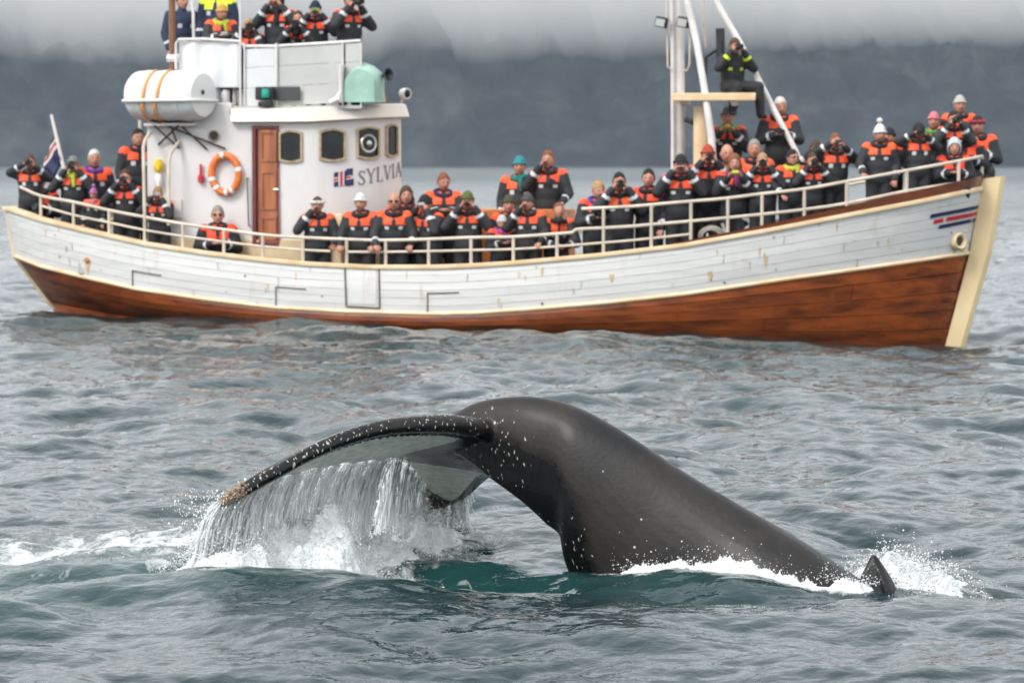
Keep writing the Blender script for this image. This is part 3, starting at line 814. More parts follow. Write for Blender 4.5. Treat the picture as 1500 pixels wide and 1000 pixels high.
# ------------------------------------------------------------------ mesh builder
class MB:
    def __init__(s): s.v = []; s.f = []; s.mi = []; s.cur = 0
    def face(s, idx): s.f.append(tuple(idx)); s.mi.append(s.cur)
    def box(s, c, d, rot=None, bev=0.0):
        o = len(s.v); c = Vector(c)
        hx, hy, hz = d[0] / 2, d[1] / 2, d[2] / 2
        q = rot or Matrix.Identity(3)
        if bev <= 0:
            for z in (-hz, hz):
                for x, y in ((-hx, -hy), (hx, -hy), (hx, hy), (-hx, hy)): s.v.append(c + q @ Vector((x, y, z)))
            for f in ((3, 2, 1, 0), (4, 5, 6, 7), (0, 1, 5, 4), (1, 2, 6, 5), (2, 3, 7, 6), (3, 0, 4, 7)): s.face([o + i for i in f])
        else:
            b_ = min(bev, hx * .9, hy * .9, hz * .9)
            rings = [(-hz, b_), (-hz + b_, 0), (hz - b_, 0), (hz, b_)]
            for z, i in rings:
                for x, y in ((-hx + b_ + i * 0, -hy + i), (hx - b_, -hy + i), (hx - i, -hy + b_), (hx - i, hy - b_), (hx - b_, hy - i), (-hx + b_, hy - i), (-hx + i, hy - b_), (-hx + i, -hy + b_)):
                    s.v.append(c + q @ Vector((x, y, z)))
            for k in range(3):
                for j in range(8): s.face((o + k * 8 + j, o + k * 8 + (j + 1) % 8, o + k * 8 + 8 + (j + 1) % 8, o + k * 8 + 8 + j))
            s.face([o + j for j in range(8)][::-1]); s.face([o + 24 + j for j in range(8)])
    def tube(s, path, r, k=8, cap=True):
        P = [Vector(p) for p in path]; o = len(s.v); n = len(P)
        rs = r if isinstance(r, (list, tuple)) else [r] * n
        up = None
        for i in range(n):
            d = (P[min(i + 1, n - 1)] - P[max(i - 1, 0)])
            d = d.normalized() if d.length > 1e-9 else Vector((0, 0, 1))
            if up is None: up = d.orthogonal().normalized()
            a = (up - d * up.dot(d)); a = a.normalized() if a.length > 1e-6 else d.orthogonal().normalized(); up = a
            b_ = d.cross(a)
            for j in range(k):
                th = 2 * math.pi * j / k
                s.v.append(P[i] + (a * math.cos(th) + b_ * math.sin(th)) * rs[i])
        for i in range(n - 1):
            for j in range(k): s.face((o + i * k + j, o + i * k + (j + 1) % k, o + (i + 1) * k + (j + 1) % k, o + (i + 1) * k + j))
        if cap:
            s.face([o + j for j in range(k)][::-1]); s.face([o + (n - 1) * k + j for j in range(k)])
    def lathe(s, prof, c=(0, 0, 0), axis=(0, 0, 1), k=16, sx=1.0):
        q = Vector(axis).to_track_quat('Z', 'Y'); c = Vector(c); o = len(s.v); n = len(prof)
        for r, h in prof:
            for j in range(k):
                th = 2 * math.pi * j / k
                s.v.append(c + q @ Vector((r * math.cos(th) * sx, r * math.sin(th), h)))
        for i in range(n - 1):
            for j in range(k): s.face((o + i * k + j, o + i * k + (j + 1) % k, o + (i + 1) * k + (j + 1) % k, o + (i + 1) * k + j))
        s.face([o + j for j in range(k)][::-1]); s.face([o + (n - 1) * k + j for j in range(k)])
    def prism(s, pts, off):
        """closed outline of 3-D points extruded by off"""
        o = len(s.v); n = len(pts); off = Vector(off)
        for p in pts: s.v.append(Vector(p))
        for p in pts: s.v.append(Vector(p) + off)
        s.face([o + i for i in range(n)][::-1]); s.face([o + n + i for i in range(n)])
        for i in range(n): s.face((o + i, o + (i + 1) % n, o + n + (i + 1) % n, o + n + i))
    def rows(s, R_, close=False):
        """grid of rows of points"""
        o = len(s.v); n = len(R_); m = len(R_[0])
        for r in R_: s.v.extend(Vector(p) for p in r)
        for i in range(n - 1):
            for j in range(m - 1 + (1 if close else 0)):
                s.face((o + i * m + j, o + i * m + (j + 1) % m, o + (i + 1) * m + (j + 1) % m, o + (i + 1) * m + j))
        return o
    def mesh(s, name, mats, smooth=False):
        me = new_mesh(name, [tuple(v) for v in s.v], s.f, mats if isinstance(mats, list) else [mats], False, s.mi)
        bm = bmesh.new(); bm.from_mesh(me); bmesh.ops.recalc_face_normals(bm, faces=bm.faces[:]); bm.to_mesh(me); bm.free()
        if smooth:
            me.polygons.foreach_set('use_smooth', [True] * len(me.polygons)); me.set_sharp_from_angle(angle=R(38))
        return me
    def build(s, name, mats, parent=None, smooth=True, label=None):
        o = link(name, s.mesh(name, mats, smooth), parent)
        if label: o['label'] = label
        return o

# ------------------------------------------------------------------ materials of the boat
def plank_mat(name, c1, c2, rough, streak=(0.6, 6.0, 14.0), stain=None, rnd=0.25, spec=0.5, coat=0.0):
    m = bpy.data.materials.new(name); m.use_nodes = True
    N = m.node_tree.nodes; L = m.node_tree.links; b = N['Principled BSDF']
    b.inputs['Roughness'].default_value = rough; b.inputs['Specular IOR Level'].default_value = spec; b.inputs['Coat Weight'].default_value = coat
    b.inputs['Coat Roughness'].default_value = 0.15
    tc = N.new('ShaderNodeTexCoord'); oi = N.new('ShaderNodeObjectInfo')
    mp = N.new('ShaderNodeMapping'); mp.inputs['Scale'].default_value = streak; L.new(tc.outputs['Object'], mp.inputs['Vector'])
    nz = N.new('ShaderNodeTexNoise'); nz.inputs['Scale'].default_value = 1.0; nz.inputs['Detail'].default_value = 9; nz.inputs['Roughness'].default_value = 0.68; L.new(mp.outputs[0], nz.inputs['Vector'])
    rp = N.new('ShaderNodeValToRGB'); e = rp.color_ramp.elements
    e[0].position = 0.34; e[0].color = (*c2, 1); e[1].position = 0.62; e[1].color = (*c1, 1)
    L.new(nz.outputs['Fac'], rp.inputs[0])
    hs = N.new('ShaderNodeHueSaturation'); L.new(rp.outputs[0], hs.inputs['Color'])
    mr = N.new('ShaderNodeMapRange'); mr.inputs['To Min'].default_value = 1 - rnd; mr.inputs['To Max'].default_value = 1 + rnd * 0.6; L.new(oi.outputs['Random'], mr.inputs['Value']); L.new(mr.outputs[0], hs.inputs['Value'])
    out = hs.outputs[0]
    if stain:
        mp2 = N.new('ShaderNodeMapping'); mp2.inputs['Scale'].default_value = (2.2, 2.2, 0.45); L.new(tc.outputs['Object'], mp2.inputs['Vector'])
        n2 = N.new('ShaderNodeTexNoise'); n2.inputs['Scale'].default_value = 1.6; n2.inputs['Detail'].default_value = 8; n2.inputs['Roughness'].default_value = 0.75; L.new(mp2.outputs[0], n2.inputs['Vector'])
        r2 = N.new('ShaderNodeMapRange'); r2.inputs['From Min'].default_value = stain[3]; r2.inputs['From Max'].default_value = stain[3] + 0.16; r2.inputs['To Max'].default_value = stain[4]; L.new(n2.outputs['Fac'], r2.inputs['Value'])
        mx = N.new('ShaderNodeMixRGB'); mx.inputs[2].default_value = (*stain[:3], 1); L.new(r2.outputs[0], mx.inputs[0]); L.new(out, mx.inputs[1]); out = mx.outputs[0]
    L.new(out, b.inputs['Base Color'])
    bp = N.new('ShaderNodeBump'); bp.inputs['Strength'].default_value = 0.35; bp.inputs['Distance'].default_value = 0.02; L.new(nz.outputs['Fac'], bp.inputs['Height']); L.new(bp.outputs[0], b.inputs['Normal'])
    return m
M_WPLANK = plank_mat('white_hull_paint', (0.74, 0.73, 0.71), (0.62, 0.62, 0.605), 0.5, (0.5, 3, 7), (0.46, 0.36, 0.24, 0.56, 0.5), 0.06)
M_BPLANK = plank_mat('varnished_oak', (0.35, 0.080, 0.016), (0.070, 0.017, 0.006), 0.40, (0.9, 2.2, 5.5), (0.42, 0.15, 0.05, 0.60, 0.75), 0.22, coat=0.25)
M_BULW = plank_mat('bulwark_oak', (0.20, 0.055, 0.018), (0.08, 0.022, 0.01), 0.35, (0.7, 4, 9), None, 0.15, coat=0.3)
M_CREAM = mat('cream_paint', (0.74, 0.60, 0.40), 0.5, col2=(0.64, 0.44, 0.23), nscale=2.2)
M_RAIL = mat('rail_paint', (0.66, 0.57, 0.46), 0.4, noise=0.25, nscale=3)
M_STEM = mat('stem_paint', (0.74, 0.58, 0.34), 0.5, col2=(0.66, 0.50, 0.28), nscale=1.5)
M_WHITE = plank_mat('white_gloss', (0.69, 0.67, 0.66), (0.62, 0.60, 0.59), 0.42, (1.2, 1.2, 0.5), (0.52, 0.42, 0.31, 0.60, 0.45), 0.03)
M_CANVAS = mat('white_canvas', (0.70, 0.71, 0.72), 0.85, noise=0.1, nscale=2, bump=0.3, bscale=5)
M_PANEL = mat('grey_panel', (0.52, 0.52, 0.50), 0.6, noise=0.12, nscale=2)
M_BEIGE = mat('beige_coaming', (0.66, 0.52, 0.32), 0.5, noise=0.2, nscale=3)
M_DOOR = plank_mat('door_wood', (0.42, 0.14, 0.05), (0.22, 0.06, 0.02), 0.4, (9, 9, 1.2), None, 0.1, coat=0.2)
M_DOORF = mat('door_frame', (0.16, 0.035, 0.035), 0.45, noise=0.3, nscale=6)
M_FRAME = mat('window_frame', (0.52, 0.38, 0.22), 0.5, noise=0.4, nscale=10)
M_GLASS = mat('dark_glass', (0.010, 0.013, 0.015), 0.05, spec=0.35, noise=0.8, nscale=3)
M_BLACK = mat('black_plastic', (0.018, 0.018, 0.02), 0.45)
M_DARKST = mat('dark_steel', (0.07, 0.055, 0.045), 0.5, noise=0.5, nscale=12)
M_NAVY = mat('navy_paint', (0.014, 0.022, 0.085), 0.5)
M_RED = mat('red_paint', (0.52, 0.025, 0.035), 0.5)
M_ORANGE = mat('lifebuoy_orange', (0.78, 0.20, 0.035), 0.5, noise=0.25, nscale=9)
M_TAPE = mat('pale_tape', (0.72, 0.74, 0.74), 0.35)
M_STRAP = mat('strap_orange', (0.72, 0.30, 0.06), 0.7)
M_RAFT = mat('raft_shell', (0.72, 0.72, 0.71), 0.3, noise=0.05, nscale=2)
M_MINT = mat('mint_canvas', (0.36, 0.57, 0.47), 0.85, noise=0.25, nscale=3, bump=0.5, bscale=6)
M_MASTW = mat('brown_mast', (0.24, 0.105, 0.05), 0.5, noise=0.35, nscale=3)
M_WMAST = mat('white_mast', (0.74, 0.71, 0.68), 0.4, noise=0.2, nscale=2.5)
M_DECK = plank_mat('deck_boards', (0.30, 0.20, 0.12), (0.18, 0.11, 0.06), 0.7, (0.6, 8, 8), None, 0.1)
M_HATCH = mat('hatch_varnish', (0.52, 0.17, 0.035), 0.45, noise=0.3, nscale=4)
M_ROPE = mat('rope', (0.48, 0.43, 0.36), 0.9, noise=0.3, nscale=30)
M_DARKSEAM = mat('seam_grime', (0.17, 0.14, 0.10), 0.8, noise=0.4, nscale=8)
M_RUST = mat('rust', (0.33, 0.12, 0.03), 0.85, col2=(0.50, 0.26, 0.09), nscale=14)
M_GREENLAMP = mat('green_lens', (0.01, 0.35, 0.27), 0.15)
M_YELLOW = mat('yellow_plastic', (0.78, 0.52, 0.02), 0.4)
M_CHROME = mat('steel', (0.55, 0.54, 0.52), 0.3, metal=0.8)
M_GREY = mat('grey_metal', (0.42, 0.42, 0.41), 0.45)

# ------------------------------------------------------------------ boat frame of reference
YAW = R(14)
BOAT_POS = Vector((at(742, 480, 60.0).x, 60.0, 0.0))
BF = Vector((math.cos(YAW), -math.sin(YAW), 0)); BP = Vector((math.sin(YAW), math.cos(YAW), 0))
boat = empty('fishing_boat', BOAT_POS, -YAW)
tag(boat, 'white and varnished brown wooden whale watching boat crowded with passengers', 'boat')
def W2L(p): d = Vector(p) - BOAT_POS; return Vector((d.dot(BF), d.dot(BP), d.z))
def L2W(p): return BOAT_POS + BF * p[0] + BP * p[1] + Vector((0, 0, p[2]))
def LB(u, v, yl):
    """boat-local point on the plane y = yl that the photograph shows at u, v"""
    d = ray(u, v); o = Vector((0, 0, CAMZ))
    k = ((BOAT_POS - o).dot(BP) + yl) / d.dot(BP)
    return W2L(o + d * k)
def proj_u(p):
    w = L2W(p); w = w - Vector((0, 0, CAMZ))
    fwd = w.y * math.cos(PITCH) - w.z * math.sin(PITCH); return 750 + FPX * w.x / fwd
def z_for(p, v):
    """height at plan position p so that it is seen at row v"""
    w = L2W(p); u = proj_u(p); d = ray(u, v); return CAMZ + d.z * (w.y / d.y)
def interp(tab, u):
    if u <= tab[0][0]: return tab[0][1]
    for (a, b_), (c, d) in zip(tab, tab[1:]):
        if u <= c: return b_ + (d - b_) * (u - a) / (c - a)
    return tab[-1][1]

SHEER = [(12, 306), (60, 322), (105, 333), (160, 346), (215, 358), (300, 371), (385, 381), (450, 387), (540, 391.5), (640, 391.5), (700, 389), (760, 385), (880, 374), (1000, 360), (1130, 337), (1250, 314), (1350, 295), (1440, 276)]
RUB = [(25, 376), (60, 390), (120, 405), (200, 423), (300, 438), (400, 450), (500, 456), (640, 460), (700, 458), (800, 451), (900, 442), (1000, 431), (1150, 409), (1250, 395), (1350, 381), (1422, 370)]
LOW = [(75, 443), (150, 458), (250, 472), (400, 482), (550, 487), (700, 489), (850, 491), (1000, 497), (1150, 505), (1300, 510), (1388, 508)]
def shape(t, ps, pb):
    a = min(t / 0.34, 1.0); b_ = min((1 - t) / 0.52, 1.0)
    return max(1 - (1 - a) ** 2, 0) ** ps * max(1 - (1 - b_) ** 2, 0) ** pb
NX = 121
TT = [0.5 - 0.5 * math.cos(math.pi * i / (NX - 1)) * 1.0 for i in range(NX)]
TT = [0.35 * i / (NX - 1) + 0.65 * TT[i] for i in range(NX)]
def level(tab, hb, ps, pb):
    x0 = LB(tab[0][0], tab[0][1], 0).x; x1 = LB(tab[-1][0], tab[-1][1], 0).x
    out = []
    for t in TT:
        x = x0 + (x1 - x0) * t; y = -hb * shape(t, ps, pb)
        p = Vector((x, y, 0)); p.z = 1.0
        for _ in range(3): p.z = z_for(p, interp(tab, proj_u(p)))
        out.append(p)
    return out
LV_S = level(SHEER, 2.30, 0.50, 0.35)
LV_R = level(RUB, 2.28, 0.56, 0.50)
LV_W = level(LOW, 2.10, 0.80, 0.85)
# underwater: drawn in towards the keel
LV_K = []
for i, p in enumerate(LV_W):
    LV_K.append(Vector((p.x * 0.97, p.y * 0.72, min(p.z, 0.1) - 0.75)))
LEVELS = [LV_S, LV_R, LV_W, LV_K]
def hull_pt(i, s, out=0.0, side=1):
    """i: station, s: 0 sheer .. 1 rub .. 2 waterline .. 3 under water; out: metres outward"""
    k = min(int(s), 2); f = s - k
    p = LEVELS[k][i].lerp(LEVELS[k + 1][i], f)
    if k == 0: p = p + Vector((0, -0.035 * math.sin(math.pi * f) * shape(TT[i], .5, .5), 0))
    if k == 1: p = p + Vector((0, -0.10 * math.sin(math.pi * f) * shape(TT[i], .5, .6), 0))
    a = LEVELS[k][max(i - 1, 0)].lerp(LEVELS[k + 1][max(i - 1, 0)], f); c = LEVELS[k][min(i + 1, NX - 1)].lerp(LEVELS[k + 1][min(i + 1, NX - 1)], f)
    d = c - a; n = Vector((d.y, -d.x, 0))
    n = n.normalized() if n.length > 1e-6 else Vector((0, -1, 0))
    p = p + n * out
    return Vector((p.x, p.y * side, p.z))

hull = None
mb = MB()
for side in (1, -1):
    mb.cur = 1; mb.rows([[hull_pt(i, s, -0.032, side) for i in range(NX)] for s in (0, 0.5, 1)])
    mb.cur = 0; mb.rows([[hull_pt(i, s, -0.032, side) for i in range(NX)] for s in (1, 1.33, 1.66, 2, 2.5, 3)])
mb.rows([[hull_pt(i, 3, -0.035, 1) for i in range(NX)], [hull_pt(i, 3, -0.035, -1) for i in range(NX)]])
hull = mb.build('hull', [mat('brown_seam', (0.10, 0.035, 0.014), 0.7), mat('white_seam', (0.60, 0.59, 0.56), 0.7)], boat, label='carvel planked hull, white above and varnished brown below')
rp_ = random.Random(4)
def add_planks(edges, m, name):
    for k in range(len(edges) - 1):
        s0, s1 = edges[k], edges[k + 1]
        for side in (1, -1):
            cuts = sorted({0, NX - 1} | {int(NX * c) + rp_.randint(-6, 6) for c in ((0.28, 0.55, 0.8) if k % 2 else (0.18, 0.42, 0.68))})
            for a, b_ in zip(cuts, cuts[1:]):
                mbp = MB(); pr = rp_.uniform(0.0, 0.005); g = 0.03 * (s1 - s0); dp = 0.009 if m is M_WPLANK else 0.014
                ii = list(range(a, b_ + 1, 2)) + ([b_] if (b_ - a) % 2 else [])
                R_ = []
                for s, o_ in ((s0 + 0.3 * g, -dp), (s0 + g, pr), (s1 - g, pr), (s1 - 0.3 * g, -dp)):
                    row = []
                    for i in ii:
                        p = hull_pt(i, s, o_, side)
                        if i == a and a > 0: p.x += 0.006
                        if i == b_ and b_ < NX - 1: p.x -= 0.006
                        row.append(p)
                    R_.append(row)
                mbp.rows(R_)
                mbp.build(name, m, hull)
add_planks([i / 6 for i in range(7)], M_WPLANK, 'plank')
add_planks([1 + i / 5 for i in range(6)] + [2.34, 2.67, 3.0], M_BPLANK, 'plank')

def sweep(pts, prof):
    """section prof (out, up) carried along pts with plan normals"""
    R_ = []
    for i, p in enumerate(pts):
        d = pts[min(i + 1, len(pts) - 1)] - pts[max(i - 1, 0)]
        n = Vector((d.y, -d.x, 0)); n = n.normalized() if n.length > 1e-6 else Vector((0, -1, 0))
        R_.append([p + n * a + Vector((0, 0, b_)) for a, b_ in prof])
    return R_
def mir(R_): return [[Vector((p.x, -p.y, p.z)) for p in r] for r in R_]
capp = [(-0.13, 0.0), (-0.13, 0.045), (0.045, 0.045), (0.055, 0.02), (0.045, -0.03), (-0.03, -0.03)]
rubp = [(-0.03, 0.035), (0.03, 0.03), (0.045, 0.0), (0.03, -0.03), (-0.03, -0.035)]
for nm, LV, pf in (('rail_cap', LV_S, capp), ('rubbing_strake', LV_R, rubp)):
    for sd_ in (1, -1):
        mb = MB(); R_ = sweep(LV, pf); mb.rows(R_ if sd_ == 1 else mir(R_), close=True); mb.build(nm, M_CREAM, boat)

# raised oak bulwark at the bow
BTOP = [(980, 361), (1130, 331), (1250, 303), (1350, 281), (1445, 260)]
def bulw_rows(side):
    i0 = next(i for i in range(NX) if proj_u(LV_S[i]) > 985)
    lo = []; hi = []
    for i in range(i0, NX):
        p = LV_S[i]; q = Vector((p.x + 0.035 * (i - i0) / (NX - i0), p.y - 0.02, p.z))
        q.z = z_for(q, interp(BTOP, proj_u(q)))
        lo.append(p + Vector((0, 0, 0.04))); hi.append(q + Vector((0, 0, 0.045)))
    f = lambda p, dy: Vector((p.x, (p.y + dy) * side, p.z))
    return [[f(p, -0.01) for p in lo], [f(q, -0.01) for q in hi], [f(q, 0.07) for q in hi], [f(p, 0.07) for p in lo]]
for side in (1, -1):
    mb = MB(); mb.rows(bulw_rows(side)); mb.build('bulwark', M_BULW, boat, label='varnished bulwark board at the bow')

# stem and sternpost
mb = MB()
sl = [(1440, 262), (1421, 372), (1384, 512), (1350, 590)]; sr = [(1473, 258), (1452, 372), (1412, 512), (1378, 590)]
L_ = [LB(u, v, -0.05) for u, v in sl]; Rr = [LB(u, v, -0.05) for u, v in sr]
rowsS = []
for a, c in zip(L_, Rr):
    w = 0.16
    rowsS.append([Vector((a.x, -w, a.z)), Vector((c.x - 0.07, -w * 0.75, c.z)), Vector((c.x, -w * 0.35, c.z)), Vector((c.x, w * 0.35, c.z)), Vector((c.x - 0.07, w * 0.75, c.z)), Vector((a.x, w, a.z))])
o = mb.rows(rowsS, close=True); mb.face([o + j for j in range(6)])
mb.build('stem', M_STEM, boat, label='tall raked cream stem post', smooth=False)
mb = MB()
sl = [(9, 304), (22, 377), (72, 444), (110, 480)]
L_ = [LB(u, v, 0) for u, v in sl]
rowsS = [[Vector((p.x - 0.03, -0.05, p.z)), Vector((p.x + 0.09, -0.15, p.z)), Vector((p.x + 0.09, 0.15, p.z)), Vector((p.x - 0.03, 0.05, p.z))] for p in L_]
o = mb.rows(rowsS, close=True); mb.face([o + j for j in range(4)]); mb.build('sternpost', M_CREAM, boat, smooth=False)

# deck
def sheer_z(x):
    xs = [p.x for p in LV_S]; return float(np.interp(x, xs, [p.z for p in LV_S]))
def edge_y(x):
    xs = [p.x for p in LV_S]; return float(np.interp(x, xs, [-p.y for p in LV_S]))
def deck_z(x): return sheer_z(x) - (0.80 if x < 2.5 else 0.80 - 0.33 * min(1, (x - 2.5) / 3.5) - 0.22 * min(1, max(0, x - 7.4)))
NB = 18
for k in range(NB):
    mb = MB(); f0 = -1 + 2 * k / NB + 0.004; f1 = -1 + 2 * (k + 1) / NB - 0.004
    idx = range(3, NX - 3, 3)
    def dk_pt(i, f):
        z = deck_z(LV_S[i].x); s_ = min(0.98, max(0.0, (LV_S[i].z - z + 0.05) / max(LV_S[i].z - LV_R[i].z, 0.05))); p = hull_pt(i, s_, -0.06)
        return Vector((p.x, f * max(-p.y, 0.0) * 0.98, z))
    r0 = [dk_pt(i, f0) for i in idx]; r1 = [dk_pt(i, f1) for i in idx]
    dn = Vector((0, 0, -0.04))
    mb.rows([[p + dn for p in r0], r0, r1, [p + dn for p in r1]]); mb.build('deck_board', M_DECK, boat)

# gangway gate and freeing ports in the white side: a thin hinged flap with its frame
def hull_uv(u, s, out=0.0):
    """hull surface point seen at column u, between sheer (0) and rub (1)"""
    lo, hi = 0, NX - 1
    while hi - lo > 1:
        m_ = (lo + hi) // 2
        if proj_u(hull_pt(m_, s)) < u: lo = m_
        else: hi = m_
    a, c = hull_pt(lo, s, out), hull_pt(hi, s, out); ua, uc = proj_u(a), proj_u(c)
    return a.lerp(c, min(max((u - ua) / (uc - ua), 0), 1))
def hull_strip(name, u0, s0, u1, s1, w, m, out=0.012):
    mb = MB(); n = 6
    P = [hull_uv(u0 + (u1 - u0) * i / n, s0 + (s1 - s0) * i / n, out) for i in range(n + 1)]
    mb.tube(P, w, 6); return mb.build(name, m, boat)
M_FLAPEDGE = mat('grimy_iron', (0.20, 0.17, 0.14), 0.7, noise=0.4, nscale=9)
for args in ((505, 0.04, 507, 0.88), (555, 0.04, 556, 0.90), (507, 0.88, 556, 0.90)): hull_strip('gate_frame', *args, 0.018, M_FLAPEDGE)
mb = MB(); mb.rows([[hull_uv(u, s, 0.014) for u in np.linspace(511, 551, 5)] for s in np.linspace(0.07, 0.83, 5)]); mb.build('gangway_gate', M_WPLANK, boat)
for (ua, ub, sa, sb) in ((194, 236, 0.62, 0.97), (404, 448, 0.55, 0.97), (626, 672, 0.55, 0.97)):
    hull_strip('freeing_port_frame', ua, sa, ub, sa, 0.012, M_FLAPEDGE); hull_strip('freeing_port_frame', ua, sa, ua, sb, 0.013, M_FLAPEDGE)
# rust stained scuppers and hawse ring
def hull_disc(name, u, s, r, m, out=0.015, ring=0.0, rust=True):
    c = hull_uv(u, s, out); d = hull_uv(u + 6, s, out) - hull_uv(u - 6, s, out); n = Vector((d.y, -d.x, 0)).normalized(); mb = MB()
    if ring: mb.lathe([(r * 0.55, 0.0), (r * 0.62, 0.05), (r * 0.85, 0.07), (r, 0.04), (r, -0.03), (r * 0.5, -0.03)], c, n, 20)
    else: mb.lathe([(r, -0.02), (r, 0.012), (r * 0.6, 0.02)], c, n, 12)
    ob = mb.build(name, m, boat)
    if ring:
        mb = MB(); mb.lathe([(r * 0.56, -0.02), (r * 0.56, 0.01)], c, n, 16); mb.build('hawse_hole', M_DARKST, ob)
    return c
hull_disc('hawse_ring', 1404, 0.78, 0.155, M_STEM, ring=1)
hull_disc('scupper', 127, 0.62, 0.055, M_RUST)
def drip(name, u, s0, s1, w, m):
    mb = MB(); n = 7; Lr = []; Rr_ = []
    for i in range(n + 1):
        s = s0 + (s1 - s0) * i / n; ww = w * (1 - 0.75 * i / n) * (0.8 + 0.4 * rp_.random())
        Lr.append(hull_uv(u - ww, s, 0.0085)); Rr_.append(hull_uv(u + ww, s, 0.0085))
    mb.rows([Lr, Rr_]); mb.build(name, m, boat)
M_STAIN = mat('rust_stain', (0.56, 0.33, 0.13), 0.8, col2=(0.68, 0.56, 0.40), nscale=7)
M_GRIME = mat('grime', (0.50, 0.48, 0.44), 0.8, noise=0.3, nscale=9)
drip('rust_stain', 128, 0.60, 0.93, 4.5, M_STAIN); drip('rust_stain', 1399, 0.86, 0.99, 6, M_STAIN); drip('rust_stain', 1411, 0.88, 0.99, 4, M_STAIN)
drip('rust_stain', 896, 0.42, 0.58, 4, M_STAIN); drip('rust_stain', 1040, 0.62, 0.80, 4, M_STAIN); drip('rust_stain', 794, 0.14, 0.32, 2.5, M_STAIN); drip('rust_stain', 1122, 0.50, 0.75, 2.5, M_STAIN)
for _k in range(26):
    u_ = rp_.uniform(60, 1380); s_ = rp_.uniform(0.05, 0.8); drip('rust_stain', u_, s_, min(0.98, s_ + rp_.uniform(0.05, 0.22)), rp_.uniform(0.6, 1.8), M_STAIN if rp_.random() < 0.6 else M_GRIME)
for _k in range(9):
    u_ = rp_.uniform(80, 1400); s_ = rp_.uniform(0.1, 0.95); hull_disc('paint_chip', u_, s_, rp_.uniform(0.010, 0.026), M_FLAPEDGE, out=0.0)
# striped bow emblem: blue, red, blue slanting bars
def bow_bar(u0, v0, u1, v1, th, m):
    mb = MB(); top = []; bot = []
    for i in range(9):
        u = u0 + (u1 - u0) * i / 8; v = v0 + (v1 - v0) * i / 8
        def srch(vv):
            sh = interp(SHEER, u); ru = interp(RUB, u); return max(0.02, (vv - sh) / (ru - sh))
        top.append(hull_uv(u, srch(v), 0.016)); bot.append(hull_uv(u - (2 if i == 0 else 0), srch(v + th), 0.016))
    mb.rows([top, bot]); return mb.build('bow_stripe', m, boat, smooth=False)
bow_bar(1364, 314, 1437, 300, 5.5, M_NAVY); bow_bar(1369, 322, 1382, 319.5, 6, M_RED); bow_bar(1387, 318.5, 1437, 309, 6, M_RED); bow_bar(1376, 330, 1435, 318, 5.5, M_NAVY)

# ------------------------------------------------------------------ rails
EDGEPTS = [Vector((p.x, p.y + 0.07, p.z)) for p in LV_S]
EU = [proj_u(p) for p in EDGEPTS]
def edge_at(u, v, inset=0.0):
    x = float(np.interp(u, EU, [p.x for p in EDGEPTS])); y = float(np.interp(u, EU, [p.y for p in EDGEPTS])) + inset
    p = Vector((x, y, 1.0)); p.z = z_for(p, v); return p
RAILS = [
    [(30, 274), (60, 287), (108, 296), (160, 308), (212, 318), (268, 328), (326, 336), (385, 344), (444, 348), (518, 351), (565, 352), (628, 350.5), (690, 348), (752, 347), (816, 342.5), (838, 340.5), (846, 336), (884, 334), (926, 331.5), (954, 329), (1012, 324), (1066, 319), (1116, 314), (1178, 307), (1240, 298), (1328, 280), (1404, 268), (1434, 261)],
    [(852, 306), (884, 304.5), (932, 302), (976, 298), (1012, 295), (1060, 291), (1116, 284), (1178, 277), (1240, 266), (1328, 250), (1404, 236), (1438, 229)],
    [(62, 302), (108, 315), (160, 326), (212, 337), (268, 346), (328, 354), (385, 361), (444, 366), (484, 368)],
    [(508, 369), (565, 369), (628, 368), (690, 366.5), (752, 365), (816, 361), (884, 355.5), (926, 352), (1012, 343)]]
POSTS = [(60, 287), (108, 296), (160, 308), (212, 318), (268, 328), (328, 336), (385, 344), (444, 348), (508, 351), (565, 352), (628, 350), (690, 348), (752, 347), (816, 342), (884, 304.5), (954, 300), (1012, 295), (1066, 290), (1116, 284), (1178, 277), (1240, 266), (1328, 250), (1404, 236), (1438, 229)]
for side in (1, -1):
    fl2 = lambda p: Vector((p.x, p.y * side, p.z))
    for k, rl in enumerate(RAILS):
        P = catmull([edge_at(u, v) for u, v in rl], len(rl) * 4)
        mb = MB(); mb.tube([fl2(p) for p in P], 0.030 if k < 2 else 0.022, 8)
        mb.build('top_rail' if k < 2 else 'middle_rail', M_RAIL, boat)
    for u, v in POSTS:
        p = edge_at(u, v); q = Vector((p.x, p.y, sheer_z(p.x) - 0.02))
        mb = MB(); mb.tube([fl2(q), fl2(p)], 0.031, 8); mb.build('rail_post', M_RAIL, boat)

# ------------------------------------------------------------------ wheelhouse
WY = -1.35
xa = LB(216, 300, WY).x; xb = LB(460, 300, WY).x
z_top = LB(440, 172, WY).z; z_coam = LB(430, 352, WY).z; z_dk = deck_z(-4.0)
def wh_plan(s):
    """s metres along the starboard wall from its after end; past xb the rounded front"""
    L1 = xb - xa
    if s <= L1: return Vector((xa + s, WY, 0)), Vector((0, -1, 0))
    t = min((s - L1) / 2.05, 1.0)
    P0, P1, P2 = Vector((xb, WY, 0)), Vector((xb + 1.02, WY + 0.42, 0)), Vector((xb + 1.30, 0, 0))
    p = P0 * (1 - t) ** 2 + P1 * 2 * t * (1 - t) + P2 * t * t
    d = (P1 - P0) * 2 * (1 - t) + (P2 - P1) * 2 * t
    return p, Vector((d.y, -d.x, 0)).normalized()
S_END = xb - xa + 2.05
def wh(s, z, out=0.0):
    p, n = wh_plan(s); return Vector((p.x, p.y, z)) + n * out
def wh_s(u, z):
    lo, hi = 0.0, S_END
    for _ in range(30):
        m_ = (lo + hi) / 2
        if proj_u(wh(m_, z)) < u: lo = m_
        else: hi = m_
    return lo
